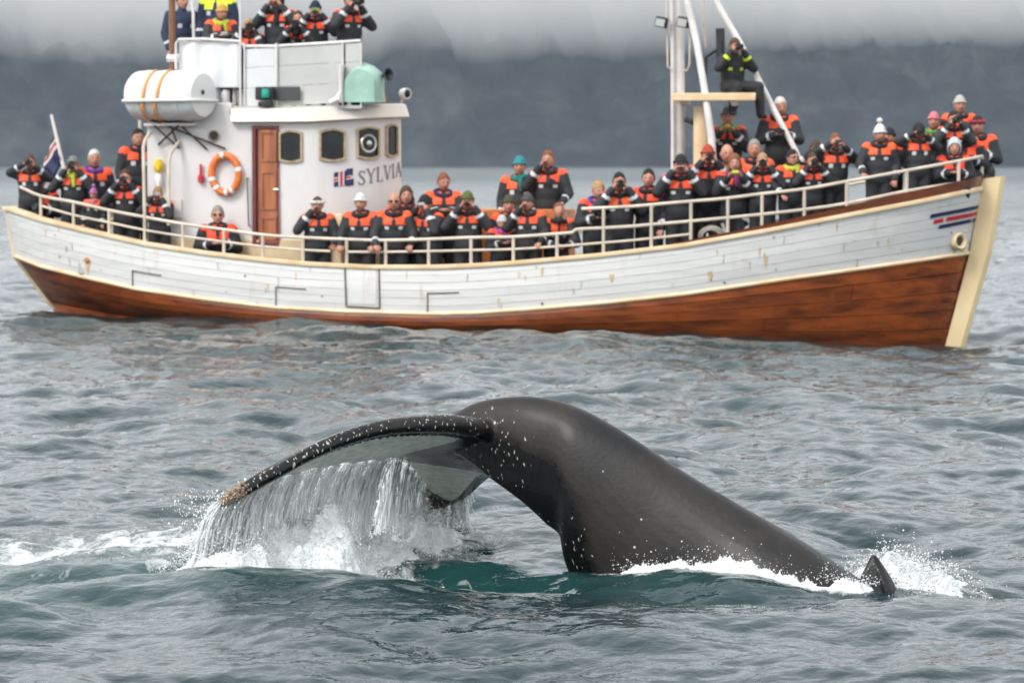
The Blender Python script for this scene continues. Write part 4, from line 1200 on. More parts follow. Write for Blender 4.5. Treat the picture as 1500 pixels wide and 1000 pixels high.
plan = [wh_plan(s)[0] for s in ([0, 1.2, 2.4, xb - xa - 0.001] + [xb - xa + 2.05 * i / 14 for i in range(1, 15)])]
plan_full = plan + [Vector((p.x, -p.y, 0)) for p in plan[::-1]][1:]
mb = MB()
mb.rows([[p + Vector((0, 0, z)) for p in plan_full] for z in (z_coam, z_top + 0.05)], close=True)
mb.build('wheelhouse', M_WHITE, boat, label='white wheelhouse with rounded front')
mb = MB()
mb.rows([[Vector((p.x + (0.03 if p.x > 0 else -0.02), p.y * 1.03, z)) for p in plan_full] for z in (z_dk - 0.05, z_coam)], close=True)
mb.rows([[Vector((p.x + (0.03 if p.x > 0 else -0.02), p.y * 1.03, z_coam)) for p in plan_full], [Vector((p.x, p.y * 0.98, z_coam + 0.02)) for p in plan_full]], close=True)
mb.build('wheelhouse_coaming', M_BEIGE, boat)
# roof slab with visor over the front
zr0 = LB(400, 179, WY - 0.15).z; zr1 = LB(400, 158, WY - 0.15).z
def roof_plan(gr):
    out = []
    x_aft = LB(338, 170, WY - gr).x
    pts = [Vector((x_aft, WY - gr, 0))] + [wh_plan(s)[0] + wh_plan(s)[1] * gr for s in ([xb - xa - 0.4] + [xb - xa + 0.02 + 2.03 * i / 14 for i in range(0, 15)])]
    return pts + [Vector((p.x, -p.y, 0)) for p in pts[::-1]][1:]
RA = roof_plan(0.17); RB = roof_plan(0.10)
zz = lambda p, z: Vector((p.x, p.y, z + 0.10 * max(0, (p.x - xb) / 1.4)))
mb = MB()
R_ = [[zz(p, zr0) for p in RB], [zz(p, zr0 + 0.01) for p in RA], [zz(p, zr1 - 0.02) for p in RB], [zz(p, zr1) for p in roof_plan(0.02)]]
o = mb.rows(R_, close=True); n_ = len(RA)
mb.face([o + j for j in range(n_)]); mb.face([o + 3 * n_ + j for j in range(n_)])
mb.build('wheelhouse_roof', mat('roof_edge', (0.76, 0.71, 0.65), 0.4, col2=(0.70, 0.60, 0.47), nscale=1.5), boat)
zrt = zr1
# casing aft of the visor, raft deck
zc = LB(300, 160, WY).z
mb = MB(); xcas = LB(338, 170, WY).x
mb.box(((xa + xcas) / 2, 0, z_top + 0.06 + (zc - z_top) / 2), (xcas - xa, 2.68, 0.12 + zc - z_top), bev=0.03); mb.build('casing_top', M_WHITE, boat)

def wall_shape(name, pts2, out, m, parent, off=0.03, mk=None):
    """flat outline given as (s, z) pairs laid on the wall and thickened"""
    mb = MB(); n = len(pts2)
    A = [wh(s, z, out) for s, z in pts2]; B_ = [wh(s, z, out + off) for s, z in pts2]
    o = len(mb.v); mb.v += A + B_
    mb.face([o + i for i in range(n)][::-1]); mb.face([o + n + i for i in range(n)])
    for i in range(n): mb.face((o + i, o + (i + 1) % n, o + n + (i + 1) % n, o + n + i))
    return mb.build(name, m, parent, smooth=False)
def wall_ring(name, outer, inner, out, m, parent, off=0.035):
    mb = MB(); n = len(outer)
    R_ = [[wh(s, z, out) for s, z in outer], [wh(s, z, out + off) for s, z in outer], [wh(s, z, out + off) for s, z in inner], [wh(s, z, out) for s, z in inner]]
    mb.rows(R_, close=True); return mb.build(name, m, parent, smooth=False)
def arch(s0, s1, z0, z1, gr=0.0, bow=0.05):
    s0 -= gr; s1 += gr; z0 -= gr; z1 += gr; w = s1 - s0; pts = []
    for i in range(7):
        t = i / 6; pts.append((s0 + w * t, z0 + bow * (1 - math.sin(math.pi * t)) * 0.8))
    for i in range(7):
        t = i / 6; pts.append((s1 - w * t, z1 - bow * (1 - math.sin(math.pi * t))))
    return pts
for (u0, u1, v0, v1) in ((412, 441, 193, 236), (470, 503, 191, 234), (524, 553, 188, 231), (566, 580, 184, 228)):
    zm = z_for(wh(wh_s((u0 + u1) / 2, 2.5), 2.5), (v0 + v1) / 2)
    s0, s1 = wh_s(u0, zm), wh_s(u1, zm); pm = wh((s0 + s1) / 2, zm)
    za, zb_ = z_for(pm, v1), z_for(pm, v0)
    fr_ = wall_ring('window', arch(s0, s1, za, zb_, 0.035), arch(s0, s1, za, zb_, 0.0), 0.0, M_FRAME, boat, 0.05)
    wall_shape('pane', arch(s0, s1, za, zb_, 0.004), 0.002, M_GLASS, fr_, 0.008)
    if u0 == 524:   # the clear-view screen: a spinning disc window
        c = wh((s0 + s1) / 2, (za + zb_) / 2 - 0.01, 0.02); n = wh_plan((s0 + s1) / 2)[1]
        mb = MB(); k = 24; ax = Vector((0, 0, 1)).cross(n).normalized(); rr_ = 0.155
        mb.tube([c + ax * rr_ * math.cos(2 * math.pi * j / k) + Vector((0, 0, rr_ * math.sin(2 * math.pi * j / k))) for j in range(k + 1)], 0.024, 6, cap=False); mb.build('clear_view_ring', M_CHROME, fr_)
        mb = MB(); mb.lathe([(0.055, 0), (0.055, 0.03), (0.02, 0.045)], c, n, 12); mb.build('clear_view_hub', M_CHROME, fr_)
# porthole
pz = z_for(wh(wh_s(314, 2.6), 2.6), 199); ps_ = wh_s(314, pz); c = wh(ps_, pz)
mb = MB(); mb.lathe([(0.085, 0.0), (0.10, 0.0), (0.115, 0.03), (0.09, 0.04), (0.085, 0.01)], c, (0, -1, 0), 20); pw = mb.build('porthole', M_FRAME, boat)
mb = MB(); mb.lathe([(0.088, 0.004), (0.088, 0.014)], c, (0, -1, 0), 18); mb.build('pane', M_GLASS, pw)
# door: standing ajar in its dark red frame
zd0 = z_for(wh(wh_s(395, 2), 2), 360); zd1 = z_for(wh(wh_s(395, 2), 2), 184); sdl, sdr = wh_s(371, 2), wh_s(409, 2)
df = wall_ring('door', [(sdl, zd0), (sdr, zd0), (sdr, zd1), (sdl, zd1)], [(sdl + 0.07, zd0 + 0.07), (sdr - 0.025, zd0 + 0.07), (sdr - 0.025, zd1 - 0.06), (sdl + 0.07, zd1 - 0.06)], 0.0, M_DOORF, boat, 0.06)
df['label'] = 'varnished wooden door in a dark red frame'
wall_shape('door_opening', [(sdl + 0.06, zd0 + 0.05), (sdr - 0.02, zd0 + 0.05), (sdr - 0.02, zd1 - 0.05), (sdl + 0.06, zd1 - 0.05)], 0.003, M_DOORF, df, 0.008)
lx0, lx1 = sdl + 0.13, sdr - 0.01
lf = wall_shape('door_leaf', [(lx0, zd0 + 0.06), (lx1 + 0.03, zd0 + 0.06), (lx1, zd1 - 0.08), (lx0, zd1 - 0.08)], 0.012, M_DOOR, df, 0.045)
hgt = zd1 - zd0
for (a, b_) in ((0.05, 0.24), (0.30, 0.62), (0.70, 0.95)):
    wall_ring('door_moulding', [(lx0 + 0.05, zd0 + hgt * a), (lx1 - 0.02, zd0 + hgt * a), (lx1 - 0.02, zd0 + hgt * b_), (lx0 + 0.05, zd0 + hgt * b_)], [(lx0 + 0.085, zd0 + hgt * a + 0.035), (lx1 - 0.055, zd0 + hgt * a + 0.035), (lx1 - 0.055, zd0 + hgt * b_ - 0.035), (lx0 + 0.085, zd0 + hgt * b_ - 0.035)], 0.055, M_DOOR, df, 0.025)
mb = MB(); mb.tube([wh(lx1 - 0.05, zd0 + hgt * 0.47, 0.06), wh(lx1 - 0.05, zd0 + hgt * 0.47, 0.12), wh(lx1 + 0.03, zd0 + hgt * 0.47, 0.12)], 0.012, 6); mb.build('handle', M_CHROME, df)
# grab rail and small locker lid on the wall
def wallrod(u0, v0, u1, v1, out, r, m, nm):
    p = wh(wh_s(u0, 2), 2, out); q = wh(wh_s(u1, 2), 2, out); p.z = z_for(p, v0); q.z = z_for(q, v1)
    n = wh_plan(wh_s(u0, 2))[1]
    mb = MB(); mb.tube([p - n * out, p, q, q - n * out], r, 6); mb.build(nm, m, boat)
wallrod(364, 261, 366, 331, 0.07, 0.014, M_DARKST, 'grab_rail')
z0, z1 = z_for(wh(wh_s(258, 2), 2), 319), z_for(wh(wh_s(258, 2), 2), 292)
wall_shape('vent_lid', [(wh_s(251, 2), z0), (wh_s(267, 2), z0), (wh_s(267, 2), z1), (wh_s(251, 2), z1)], 0.0, M_WHITE, boat, 0.05)

# name on the wheelhouse front, painted letters with serifs
def stroke(pts, w):
    """poly-line strokes as quads in letter space"""
    out = []
    for (x0, y0, w0), (x1, y1, w1) in zip(pts, pts[1:]):
        d = Vector((x1 - x0, y1 - y0)); n = Vector((-d.y, d.x)).normalized()
        out.append([(x0 + n.x * w0 * w, y0 + n.y * w0 * w), (x0 - n.x * w0 * w, y0 - n.y * w0 * w), (x1 - n.x * w1 * w, y1 - n.y * w1 * w), (x1 + n.x * w1 * w, y1 + n.y * w1 * w)])
    return out
def serif(x, y, hw=0.16): return [[(x - hw, y - 0.03), (x + hw, y - 0.03), (x + hw, y + 0.03), (x - hw, y + 0.03)]]
A_S = [(0.62 - 0.06, 0.80, .5), (0.42, 0.95, .7), (0.22, 0.92, .9), (0.10, 0.76, 1.2), (0.20, 0.60, 1.4), (0.42, 0.46, 1.6), (0.56, 0.30, 1.4), (0.52, 0.12, 1.1), (0.34, 0.03, .8), (0.14, 0.07, .6), (0.06, 0.22, .5)]
GLY = {
 'S': (0.70, stroke(A_S, 0.055) + [[(0.53, 0.74), (0.59, 0.74), (0.59, 1.0), (0.53, 1.0)], [(0.03, 0.0), (0.09, 0.0), (0.09, 0.28), (0.03, 0.28)]]),
 'Y': (0.92, stroke([(0.14, 0.97, 1.4), (0.45, 0.48, 1.4)], 0.055) + stroke([(0.78, 0.97, .7), (0.45, 0.48, .7)], 0.055) + stroke([(0.45, 0.5, 1.4), (0.45, 0.0, 1.4)], 0.055) + serif(0.14, .97) + serif(0.78, .97, .13) + serif(0.45, .03)),
 'L': (0.78, stroke([(0.2, 1, 1.4), (0.2, 0, 1.4)], 0.055) + serif(0.2, .97) + [[(0.05, 0), (0.68, 0), (0.68, 0.06), (0.05, 0.06)], [(0.62, 0), (0.68, 0), (0.68, 0.3), (0.62, 0.24)]]),
 'V': (0.88, stroke([(0.14, 0.97, 1.4), (0.42, 0.0, 1.2)], 0.055) + stroke([(0.74, 0.97, .7), (0.42, 0.0, .9)], 0.055) + serif(0.14, .97) + serif(0.74, .97, .13)),
 'I': (0.42, stroke([(0.2, 1, 1.4), (0.2, 0, 1.4)], 0.055) + serif(0.2, .97) + serif(0.2, .03)),
 'A': (0.90, stroke([(0.43, 1.0, .9), (0.14, 0.03, .7)], 0.055) + stroke([(0.43, 1.0, 1.2), (0.76, 0.03, 1.4)], 0.055) + [[(0.24, .32), (0.62, .32), (0.62, .38), (0.24, .38)]] + serif(0.14, .03, .12) + serif(0.76, .03))}
zt0 = z_for(wh(wh_s(520, 2.2), 2.2), 271); lh = 0.275
s_cur = wh_s(524, zt0); s_lim = wh_s(583, zt0); span = sum(GLY[c][0] for c in 'SYLVIA'); k_ = (s_lim - s_cur + 0.13) / span
name_root = None
for j, ch in enumerate('SYLVIA'):
    mb = MB(); wdt, polys = GLY[ch]
    for q_i, q in enumerate(polys):
        n = len(q); o = len(mb.v); mb.v += [wh(s_cur + x * k_, zt0 + y * lh + 0.03 * j, 0.0105 + 0.0005 * q_i) for x, y in q]; mb.face([o + i for i in range(n)])
    mb.build('painted_letter', mat('letter_paint', (0.16, 0.15, 0.18), 0.5) if j == 0 else bpy.data.materials['letter_paint'], boat, smooth=False)
    s_cur += wdt * k_
# flag painted ahead of the name: blue field, white edged red cross, ragged fly
fz0, fz1 = z_for(wh(wh_s(502, 2.3), 2.3), 274), z_for(wh(wh_s(502, 2.3), 2.3), 253); fs0, fs1 = wh_s(489, fz0), wh_s(518, fz0)
def flagp(a0, b0, a1, b1, out, m, nm='painted_flag', tilt=0.06):
    mb = MB(); P = []
    for a, b_ in ((a0, b0), (a1, b0), (a1, b1), (a0, b1)): P.append(wh(fs0 + (fs1 - fs0) * a, fz0 + (fz1 - fz0) * b_ + tilt * a, out))
    mb.v += P; mb.face(range(4)); mb.build(nm, m, boat, smooth=False)
flagp(0.0, 0.0, 0.60, 1.0, 0.010, M_NAVY); flagp(0.60, 0.60, 0.95, 1.12, 0.010, M_NAVY); flagp(0.60, -0.1, 1.0, 0.36, 0.010, M_NAVY)
flagp(0.0, 0.36, 0.86, 0.64, 0.012, M_WHITE); flagp(0.22, 0.0, 0.50, 1.0, 0.0125, M_WHITE)
flagp(0.0, 0.43, 0.84, 0.57, 0.014, M_RED); flagp(0.29, 0.0, 0.43, 1.0, 0.0145, M_RED)

# ------------------------------------------------------------------ upper bridge
FY = -1.2
def fpt(u, v, y=FY): return LB(u, v, y)
zf0 = zr1 + 0.02
# rail of the upper bridge with canvas dodger aft, grey panels forward
def rod(pts, r, m, nm, k=8, parent=None, lab=None):
    mb = MB(); mb.tube(pts, r, k); return mb.build(nm, m, parent or boat, label=lab)
rod([fpt(258, 108), fpt(258, 64), fpt(262, 58), fpt(300, 57.5), fpt(352, 61)], 0.028, M_WMAST, 'bridge_rail')
rod([fpt(352, 61), fpt(358, 68), fpt(400, 68), fpt(470, 64), fpt(528, 60)], 0.030, M_WMAST, 'bridge_rail')
# dodger: rippled canvas
mb = MB(); R_ = []
for i in range(40):
    t = i / 39; u = 262 + (352 - 262) * t
    yy = FY + 0.05 + 0.025 * math.sin(t * 19) * (1 + 0.5 * math.sin(t * 7)); a = LB(u, 60 + 2 * t, yy); b_ = LB(u - 2 + 4 * t, 126 + 6 * math.sin(t * 3), yy + 0.03 * math.sin(t * 11 + 1)); b_.z = LB(u, 128, FY).z
    R_.append([a, a.lerp(b_, 0.35) + Vector((0, 0.02 * math.sin(t * 23 + 1), 0)), a.lerp(b_, 0.7) + Vector((0, 0.025 * math.sin(t * 17 + 2), 0)), b_])
mb.rows(R_); mb.rows([[p + Vector((0, 0.012, 0)) for p in r] for r in R_])
mb.build('canvas_dodger', M_CANVAS, boat, label='white canvas weather cloth on the upper bridge')
# forward panels, separated by thin ribs; wrapped round to the front
xs_f = [fpt(u, 100).x for u in (358, 405, 502, 528)]
pl = [fpt(358, 100), fpt(405, 100), fpt(500, 100), fpt(528, 100)]
zb0 = z_for(pl[1], 156)
def zt_at(p, v): return z_for(p, v)
rows_v = [(70, 97), (97.5, 127), (127.5, 156)]
segs = [(358, 404), (406, 504), (506, 529)]
for (u0, u1) in segs:
    for (va, vb) in rows_v:
        sl_ = lambda u, v: v - (u - 400) * 0.055
        A = [LB(u0, sl_(u0, va), FY), LB(u1, sl_(u1, va), FY), LB(u1, sl_(u1, vb), FY), LB(u0, sl_(u0, vb), FY)]
        mb = MB(); mb.prism(A, (0, 0.02, 0)); mb.build('bridge_panel', M_PANEL if u0 != 358 else M_CANVAS, boat, smooth=False)
pf = LB(530, 100, FY); zt_, zb_2 = z_for(pf, 61), z_for(pf, 152)
for k in range(4):
    y0 = FY + 0.6 * k; x0 = pf.x - 0.32 * 0.6 * k; x1 = pf.x - 0.32 * 0.6 * (k + 1)
    mb = MB(); mb.prism([Vector((x0, y0 + 0.005, zb_2)), Vector((x1, y0 + 0.595, zb_2)), Vector((x1, y0 + 0.595, zt_)), Vector((x0, y0 + 0.005, zt_))], (-0.02, 0, 0)); mb.build('bridge_panel', M_PANEL, boat, smooth=False)
mb = MB(); zc0 = z_for(LB(400, 120, 1.2), 62)
mb.box(((LB(262, 100, FY).x + pf.x - 0.8) / 2, 1.2, (zf0 + LB(400, 64, FY).z) / 2), (pf.x - 0.8 - LB(262, 100, FY).x, 0.03, LB(400, 64, FY).z - zf0)); mb.build('bridge_panel', M_PANEL, boat, smooth=False)
for u in (358, 405, 502, 529): rod([LB(u, 63.5, FY - 0.035), LB(u, 157, FY - 0.035)], 0.026 if u == 405 else 0.017, M_WMAST, 'bridge_stanchion')
rod([LB(352, 0, FY - 0.04), LB(352, -40, FY - 0.04)][::-1] + [LB(352, 156, FY - 0.04)], 0.022, M_WMAST, 'bridge_stanchion')
rod([LB(276, -30, -0.9), LB(283, 20, -0.9), LB(284, 60, -0.9)], 0.03, M_WMAST, 'bridge_stanchion')
# upper deck plate the bridge crowd stands on
mb = MB(); xd0, xd1 = LB(245, 150, FY).x, pf.x
UPZ = zr1 + 0.03
mb.box(((xd0 + xd1) / 2, 0, UPZ - 0.02), (xd1 - xd0, 2.5, 0.06)); mb.build('upper_deck', M_GREY, boat, smooth=False)
mb = MB(); mb.box((LB(283, 80, -0.5).x, -0.5, UPZ + 0.75), (0.55, 0.10, 0.75), bev=0.04); mb.build('seat_back', M_BEIGE, boat)
# starboard side light: black screen board with green lens
sp = LB(406, 137, FY - 0.14)
mb = MB(); mb.box(sp + Vector((0, 0.06, 0)), (0.86, 0.03, 0.25), bev=0.01); lb_ = mb.build('side_light_board', mat('board_grey', (0.05, 0.052, 0.055), 0.5), boat)
mb = MB(); mb.box(LB(388, 137, FY - 0.2), (0.34, 0.16, 0.24), bev=0.02); mb.build('lamp_box', M_BLACK, lb_)
mb = MB(); mb.lathe([(0.065, -0.08), (0.075, -0.04), (0.075, 0.04), (0.065, 0.08)], LB(389, 137, FY - 0.30), (0, 0, 1), 14); mb.build('green_lens', M_GREENLAMP, lb_)
mb = MB(); mb.box(LB(389, 153, FY - 0.2), (0.26, 0.16, 0.10), bev=0.02); mb.build('lamp_foot', M_BLACK, lb_)
# pipes, vents and valves behind the light board
for u, v0, v1, r in ((318, 126, 158, .05), (331, 131, 160, .08), (344, 128, 160, .04), (355, 131, 160, .05), (364, 136, 160, .06)):
    mb = MB(); a = LB(u, v0, -1.0); b_ = LB(u, v1, -1.0); mb.lathe([(r * .8, 0), (r, 0.02), (r, (a - b_).z - 0.04), (r * 0.6, (a - b_).z)], b_, (0, 0, 1), 10); mb.build('vent_pipe', M_GREY if u != 331 else M_WHITE, boat)
rod([LB(312, 128, -1.0), LB(372, 133, -1.0)], 0.02, M_DARKST, 'pipe_run')
# curved ladder top, covered instrument, horn, searchlights
rod([LB(484, 151, FY - 0.2), LB(494, 146, FY - 0.2), LB(499, 134, FY - 0.12), LB(499, 108, FY - 0.10), LB(501, 95, FY - 0.1)], [0.06, 0.065, 0.03, 0.045, 0.07], M_WHITE, 'ventilator_arm')
mb = MB(); R_ = []; rng2 = random.Random(3)
sil = [(508, 150), (507, 128), (509, 112), (517, 101), (527, 94), (536, 92), (546, 96), (556, 105), (559, 116), (559, 132), (560, 150)]
for k in range(7):
    f = k / 6.0; sh_ = 1 - 0.16 * abs(2 * f - 1) ** 2.5
    row = []
    for u, v in sil:
        p = LB(533 + (u - 533) * sh_, 150 + (v - 150) * sh_, -0.95) + Vector((0, -0.32 + 0.64 * f, 0)); row.append(p + Vector((rng2.uniform(-.012, .012), rng2.uniform(-.012, .012), rng2.uniform(-.012, .012))))
    R_.append(row)
o = mb.rows(R_); m_ = len(sil); mb.face([o + j2 for j2 in range(m_)]); mb.face([o + 6 * m_ + j2 for j2 in range(m_)])
mb.build('covered_instrument', M_MINT, boat, label='instrument under a mint green canvas cover')
mb = MB(); c = LB(556, 112, -0.8)
mb.lathe([(0.03, -0.02), (0.035, 0.10), (0.05, 0.16), (0.10, 0.22), (0.125, 0.25), (0.10, 0.245), (0.03, 0.15)], c, (0.85, -0.5, 0.1), 18); hn = mb.build('signal_horn', M_BLACK, boat)
rod([c + Vector((0.02, 0, -0.03)), LB(563, 150, -0.8)], 0.03, M_BEIGE, 'horn_post', parent=hn)
def searchlight(c, axis, r, m, parent):
    mb = MB(); mb.lathe([(r * .35, -r * 1.0), (r * .8, -r * .8), (r, -r * .2), (r, r * .55), (r * 1.08, r * .6), (r * 1.08, r * .75), (r * .9, r * .75)], c, axis, 16); s_ = mb.build('searchlight', m, parent)
    mb = MB(); mb.lathe([(r * .92, r * .70), (r * .6, r * .82)], c, axis, 14); mb.build('lens', M_GLASS, s_)
searchlight(LB(593, 137, -0.35), Vector((0.8, -0.5, -0.1)), 0.10, M_WHITE, boat)
rod([LB(588, 150, -0.35), LB(592, 143, -0.35)], 0.03, M_BEIGE, 'searchlight_foot')
# after mast (brown) and the pipe stanchions by the raft
rod([LB(252, -60, -0.6), LB(252, 40, -0.6), LB(254, 106, -0.6), LB(254, 170, -0.6)], [0.055, 0.068, 0.07, 0.07], M_MASTW, 'after_mast', 12)
rod([LB(246, 86, -0.62), LB(263, 86, -0.62)], 0.09, M_WHITE, 'mast_band')
rod([LB(212, 326, -2.0), LB(210, 215, -2.0), LB(213, 205, -1.9), LB(221, 193, -1.5)], 0.034, M_RAIL, 'stanchion')
rod([LB(247, 330, -1.75), LB(247, 240, -1.75), LB(250, 225, -1.7), LB(262, 207, -1.4)], 0.034, M_RAIL, 'stanchion')
rod([LB(205, 176, -1.0), LB(205, 330, -1.0)], 0.034, M_WMAST, 'stanchion'); rod([LB(220, 176, -1.0), LB(220, 300, -1.0)], 0.034, M_WMAST, 'stanchion')
# raft cradle: crossed struts
for a, b_ in (((222, 176), (330, 218)), ((250, 184), (262, 217)), ((226, 184), (262, 217)), ((262, 184), (232, 212)), ((266, 185), (303, 219)), ((222, 177), (282, 181))):
    rod([LB(a[0], a[1], -1.55), LB(b_[0], b_[1], -1.40)], 0.022, M_DARKST, 'raft_cradle_strut', 6)
mb = MB(); mb.box(LB(262, 183, -1.0) + Vector((0, 0.0, 0)), (1.0, 1.1, 0.05)); mb.build('raft_shelf', M_WHITE, boat)

# ------------------------------------------------------------------ forward mast, boom, platform
rod([LB(990, -80, 0.2), LB(991, 0, 0.2), LB(993, 60, 0.2), LB(993, 200, 0.2), LB(992, 330, 0.2)], [0.11, 0.115, 0.12, 0.13, 0.13], M_WMAST, 'mast', 14, lab='white tubular forward mast')
rod([LB(982, -60, 0.0), LB(985, 60, 0.0), LB(986, 330, 0.0)], 0.035, M_WMAST, 'mast_pipe')
rod([LB(1000, -30, -0.3), LB(1006, 0, -0.3), LB(1020, 60, -0.35), LB(1032, 130, -0.45), LB(1042, 200, -0.5), LB(1050, 320, -0.55)], [0.06, 0.065, 0.065, 0.065, 0.07, 0.07], M_WMAST, 'mast_leg', 12)
rod([LB(1030, -40, 0.3), LB(1050, 5, 0.3), LB(1082, 60, 0.25), LB(1125, 145, 0.2), LB(1165, 220, 0.15), LB(1195, 300, 0.1)], [0.055, 0.06, 0.06, 0.06, 0.05, 0.05], M_WMAST, 'slanting_leg', 12)
mb = MB(); a = LB(1028, 155, -0.1); b_ = LB(1027, 330, -0.1); mb.lathe([(0.15, 0), (0.15, a.z - b_.z - 0.02), (0.13, a.z - b_.z)], b_, (0, 0, 1), 16); mb.build('mast_post', M_CREAM, boat)
for pts in (((976, -20), (978, 98), (985, 102)), ((1012, -30), (1010, 95), (1006, 104), (1000, 102))):
    rod([LB(u, v, -0.05) for u, v in pts], 0.018, M_RAIL, 'halyard', 6)
rod([LB(1030, -30, 0.3), LB(1031, 40, 0.3), LB(1034, 70, 0.3)], 0.026, M_RAIL, 'halyard', 6)
PLZ = LB(1070, 140, -0.2).z
pa, pb_, pc_, pd = LB(986, 134, -0.45), LB(1108, 136, -0.45), LB(1108, 136, 0.5), LB(986, 134, 0.5)
for k in range(5):
    y_ = -0.42 + 0.2 * k; mb = MB(); x0, x1 = LB(990, 140, y_).x, LB(1106, 138, y_).x
    mb.box(((x0 + x1) / 2, y_, PLZ), (x1 - x0, 0.17, 0.045), bev=0.01); mb.build('platform_board', M_BEIGE, boat)
mb = MB(); mb.box(((pa.x + pb_.x) / 2, -0.535, PLZ - 0.03), (pb_.x - pa.x, 0.05, 0.14), bev=0.01); mb.build('platform_frame', M_CREAM, boat)
mb = MB(); mb.box((pa.x + 0.1, 0, PLZ - 0.11), (0.09, 1.0, 0.10), bev=0.01); mb.build('platform_frame', M_CREAM, boat)
mb = MB(); mb.lathe([(0.0, -0.09), (0.06, -0.07), (0.09, 0), (0.06, 0.07), (0.0, 0.09)], LB(1076, 149, -0.4), (0, 0, 1), 12); mb.build('platform_lamp', M_WHITE, boat)
# padded backrest of the platform seat
rod([LB(1055, 42, 0.15), LB(1056, 100, 0.15)], 0.085, M_BLACK, 'backrest_pad', 12); rod([LB(1055, 70, 0.15), LB(1034, 84, 0.15), LB(1032, 138, 0.15)], 0.035, M_BLACK, 'backrest_bracket')
for u in (969, 1001):
    c = LB(u, 33, -0.15); mb = MB(); mb.box(c, (0.23, 0.16, 0.20), Matrix.Rotation(R(12), 3, 'Y'), bev=0.025); fl3 = mb.build('floodlight', M_BLACK, boat)
    mb = MB(); mb.box(c + Vector((-0.01, -0.09, -0.01)), (0.17, 0.02, 0.14), Matrix.Rotation(R(12), 3, 'Y')); mb.build('lens', M_GREY, fl3)
rod([LB(1005, 175, 0.2), LB(1016, 180, 0.1)], 0.05, M_BLACK, 'mast_block')

# ------------------------------------------------------------------ deck furniture
def deckbox(name, u0, u1, y, d, z0, z1, m, lab=None):
    x0, x1 = LB(u0, 330, y).x, LB(u1, 330, y).x; mb = MB(); mb.box(((x0 + x1) / 2, y, (z0 + z1) / 2), (x1 - x0, d, z1 - z0), bev=0.02); return mb.build(name, m, boat, label=lab)
zS = sheer_z(0.5)
HATCHZ = z_for(Vector((0.3, 0.2, 1)), 306)
deckbox('cargo_hatch', 600, 830, 0.25, 1.5, deck_z(0) - 0.02, HATCHZ, M_HATCH, 'orange brown hatch trunk on the midship deck')
deckbox('deck_locker', 488, 506, -1.45, 0.5, deck_z(-2) - 0.02, z_for(Vector((LB(495, 300, -1.45).x, -1.45, 1)), 313), M_CREAM)
deckbox('winch_post', 1008, 1016, -1.2, 0.12, deck_z(3.5) - 0.02, z_for(LB(1012, 340, -1.2), 338), M_CREAM)
deckbox('tank_box', 926, 951, 0.9, 0.5, deck_z(2.6) - 0.02, z_for(LB(940, 340, 0.9), 312), M_GREY)
# ------------------------------------------------------------------ things carried by the boat
def thing(name, label, cat, loc=(0, 0, 0), rz=0.0, group=None):
    o = empty(name, loc, rz); tag(o, label, cat, group); return o
def wpts(pts): return [L2W(p) for p in pts]
class WMB(MB):
    """builder fed in boat coordinates, stored relative to a world base point"""
    def wbuild(s, name, mats, parent, base, smooth=True, label=None):
        s.v = [L2W(v) - Vector(base) for v in s.v]
        return s.build(name, mats, parent, smooth, label)

# lifebuoy on the wheelhouse wall
cz = z_for(wh(wh_s(332, 2), 2), 255); c = wh(wh_s(332, cz), cz, 0.09); base = L2W(c)
t = thing('lifebuoy', 'orange lifebuoy with pale tape bands hanging on the wheelhouse wall', 'lifebuoy', base)
def ring_arc(a0, a1, Rr, r, n):
    mb = WMB(); P = []
    for i in range(n + 1):
        th = a0 + (a1 - a0) * i / n; P.append(c + Vector((Rr * 0.94 * math.cos(th), 0.0, Rr * 1.22 * math.sin(th))))
    mb.tube(P, r, 12, cap=False); return mb
ring_arc(0, 2 * math.pi, 0.285, 0.066, 48).wbuild('ring', M_ORANGE, t, base)
for a in (15, 100, 195, 228, 275, 300): ring_arc(R(a - 6), R(a + 6), 0.285, 0.069, 4).wbuild('tape_band', M_TAPE, t, base)
# small red smoke float and yellow box
c = wh(wh_s(296, 2), 2, 0.06); c.z = z_for(c, 262); base = L2W(c)
t = thing('lifebuoy_light', 'small red lifebuoy light clipped beside the lifebuoy', 'lifebuoy light', base)
mb = WMB(); mb.lathe([(0.035, -0.07), (0.06, -0.06), (0.06, 0.05), (0.035, 0.07)], c, (0, 0, 1), 12); mb.wbuild('float_body', M_RED, t, base)
mb = WMB(); mb.lathe([(0.028, 0.07), (0.028, 0.26), (0.015, 0.28)], c, (0, 0, 1), 10); mb.wbuild('handle', M_RED, t, base)
c = wh(wh_s(235, 2), 2, 0.09); c.z = z_for(c, 243); base = L2W(c)
t = thing('rescue_bag', 'yellow bag hanging on the after wall of the wheelhouse', 'bag', base)
mb = WMB(); mb.box(c, (0.17, 0.13, 0.25), bev=0.05); mb.wbuild('bag', M_YELLOW, t, base)
mb = WMB(); mb.box(c + Vector((0, 0, -0.28)), (0.12, 0.10, 0.25), bev=0.03); mb.wbuild('pouch', M_TAPE, t, base)

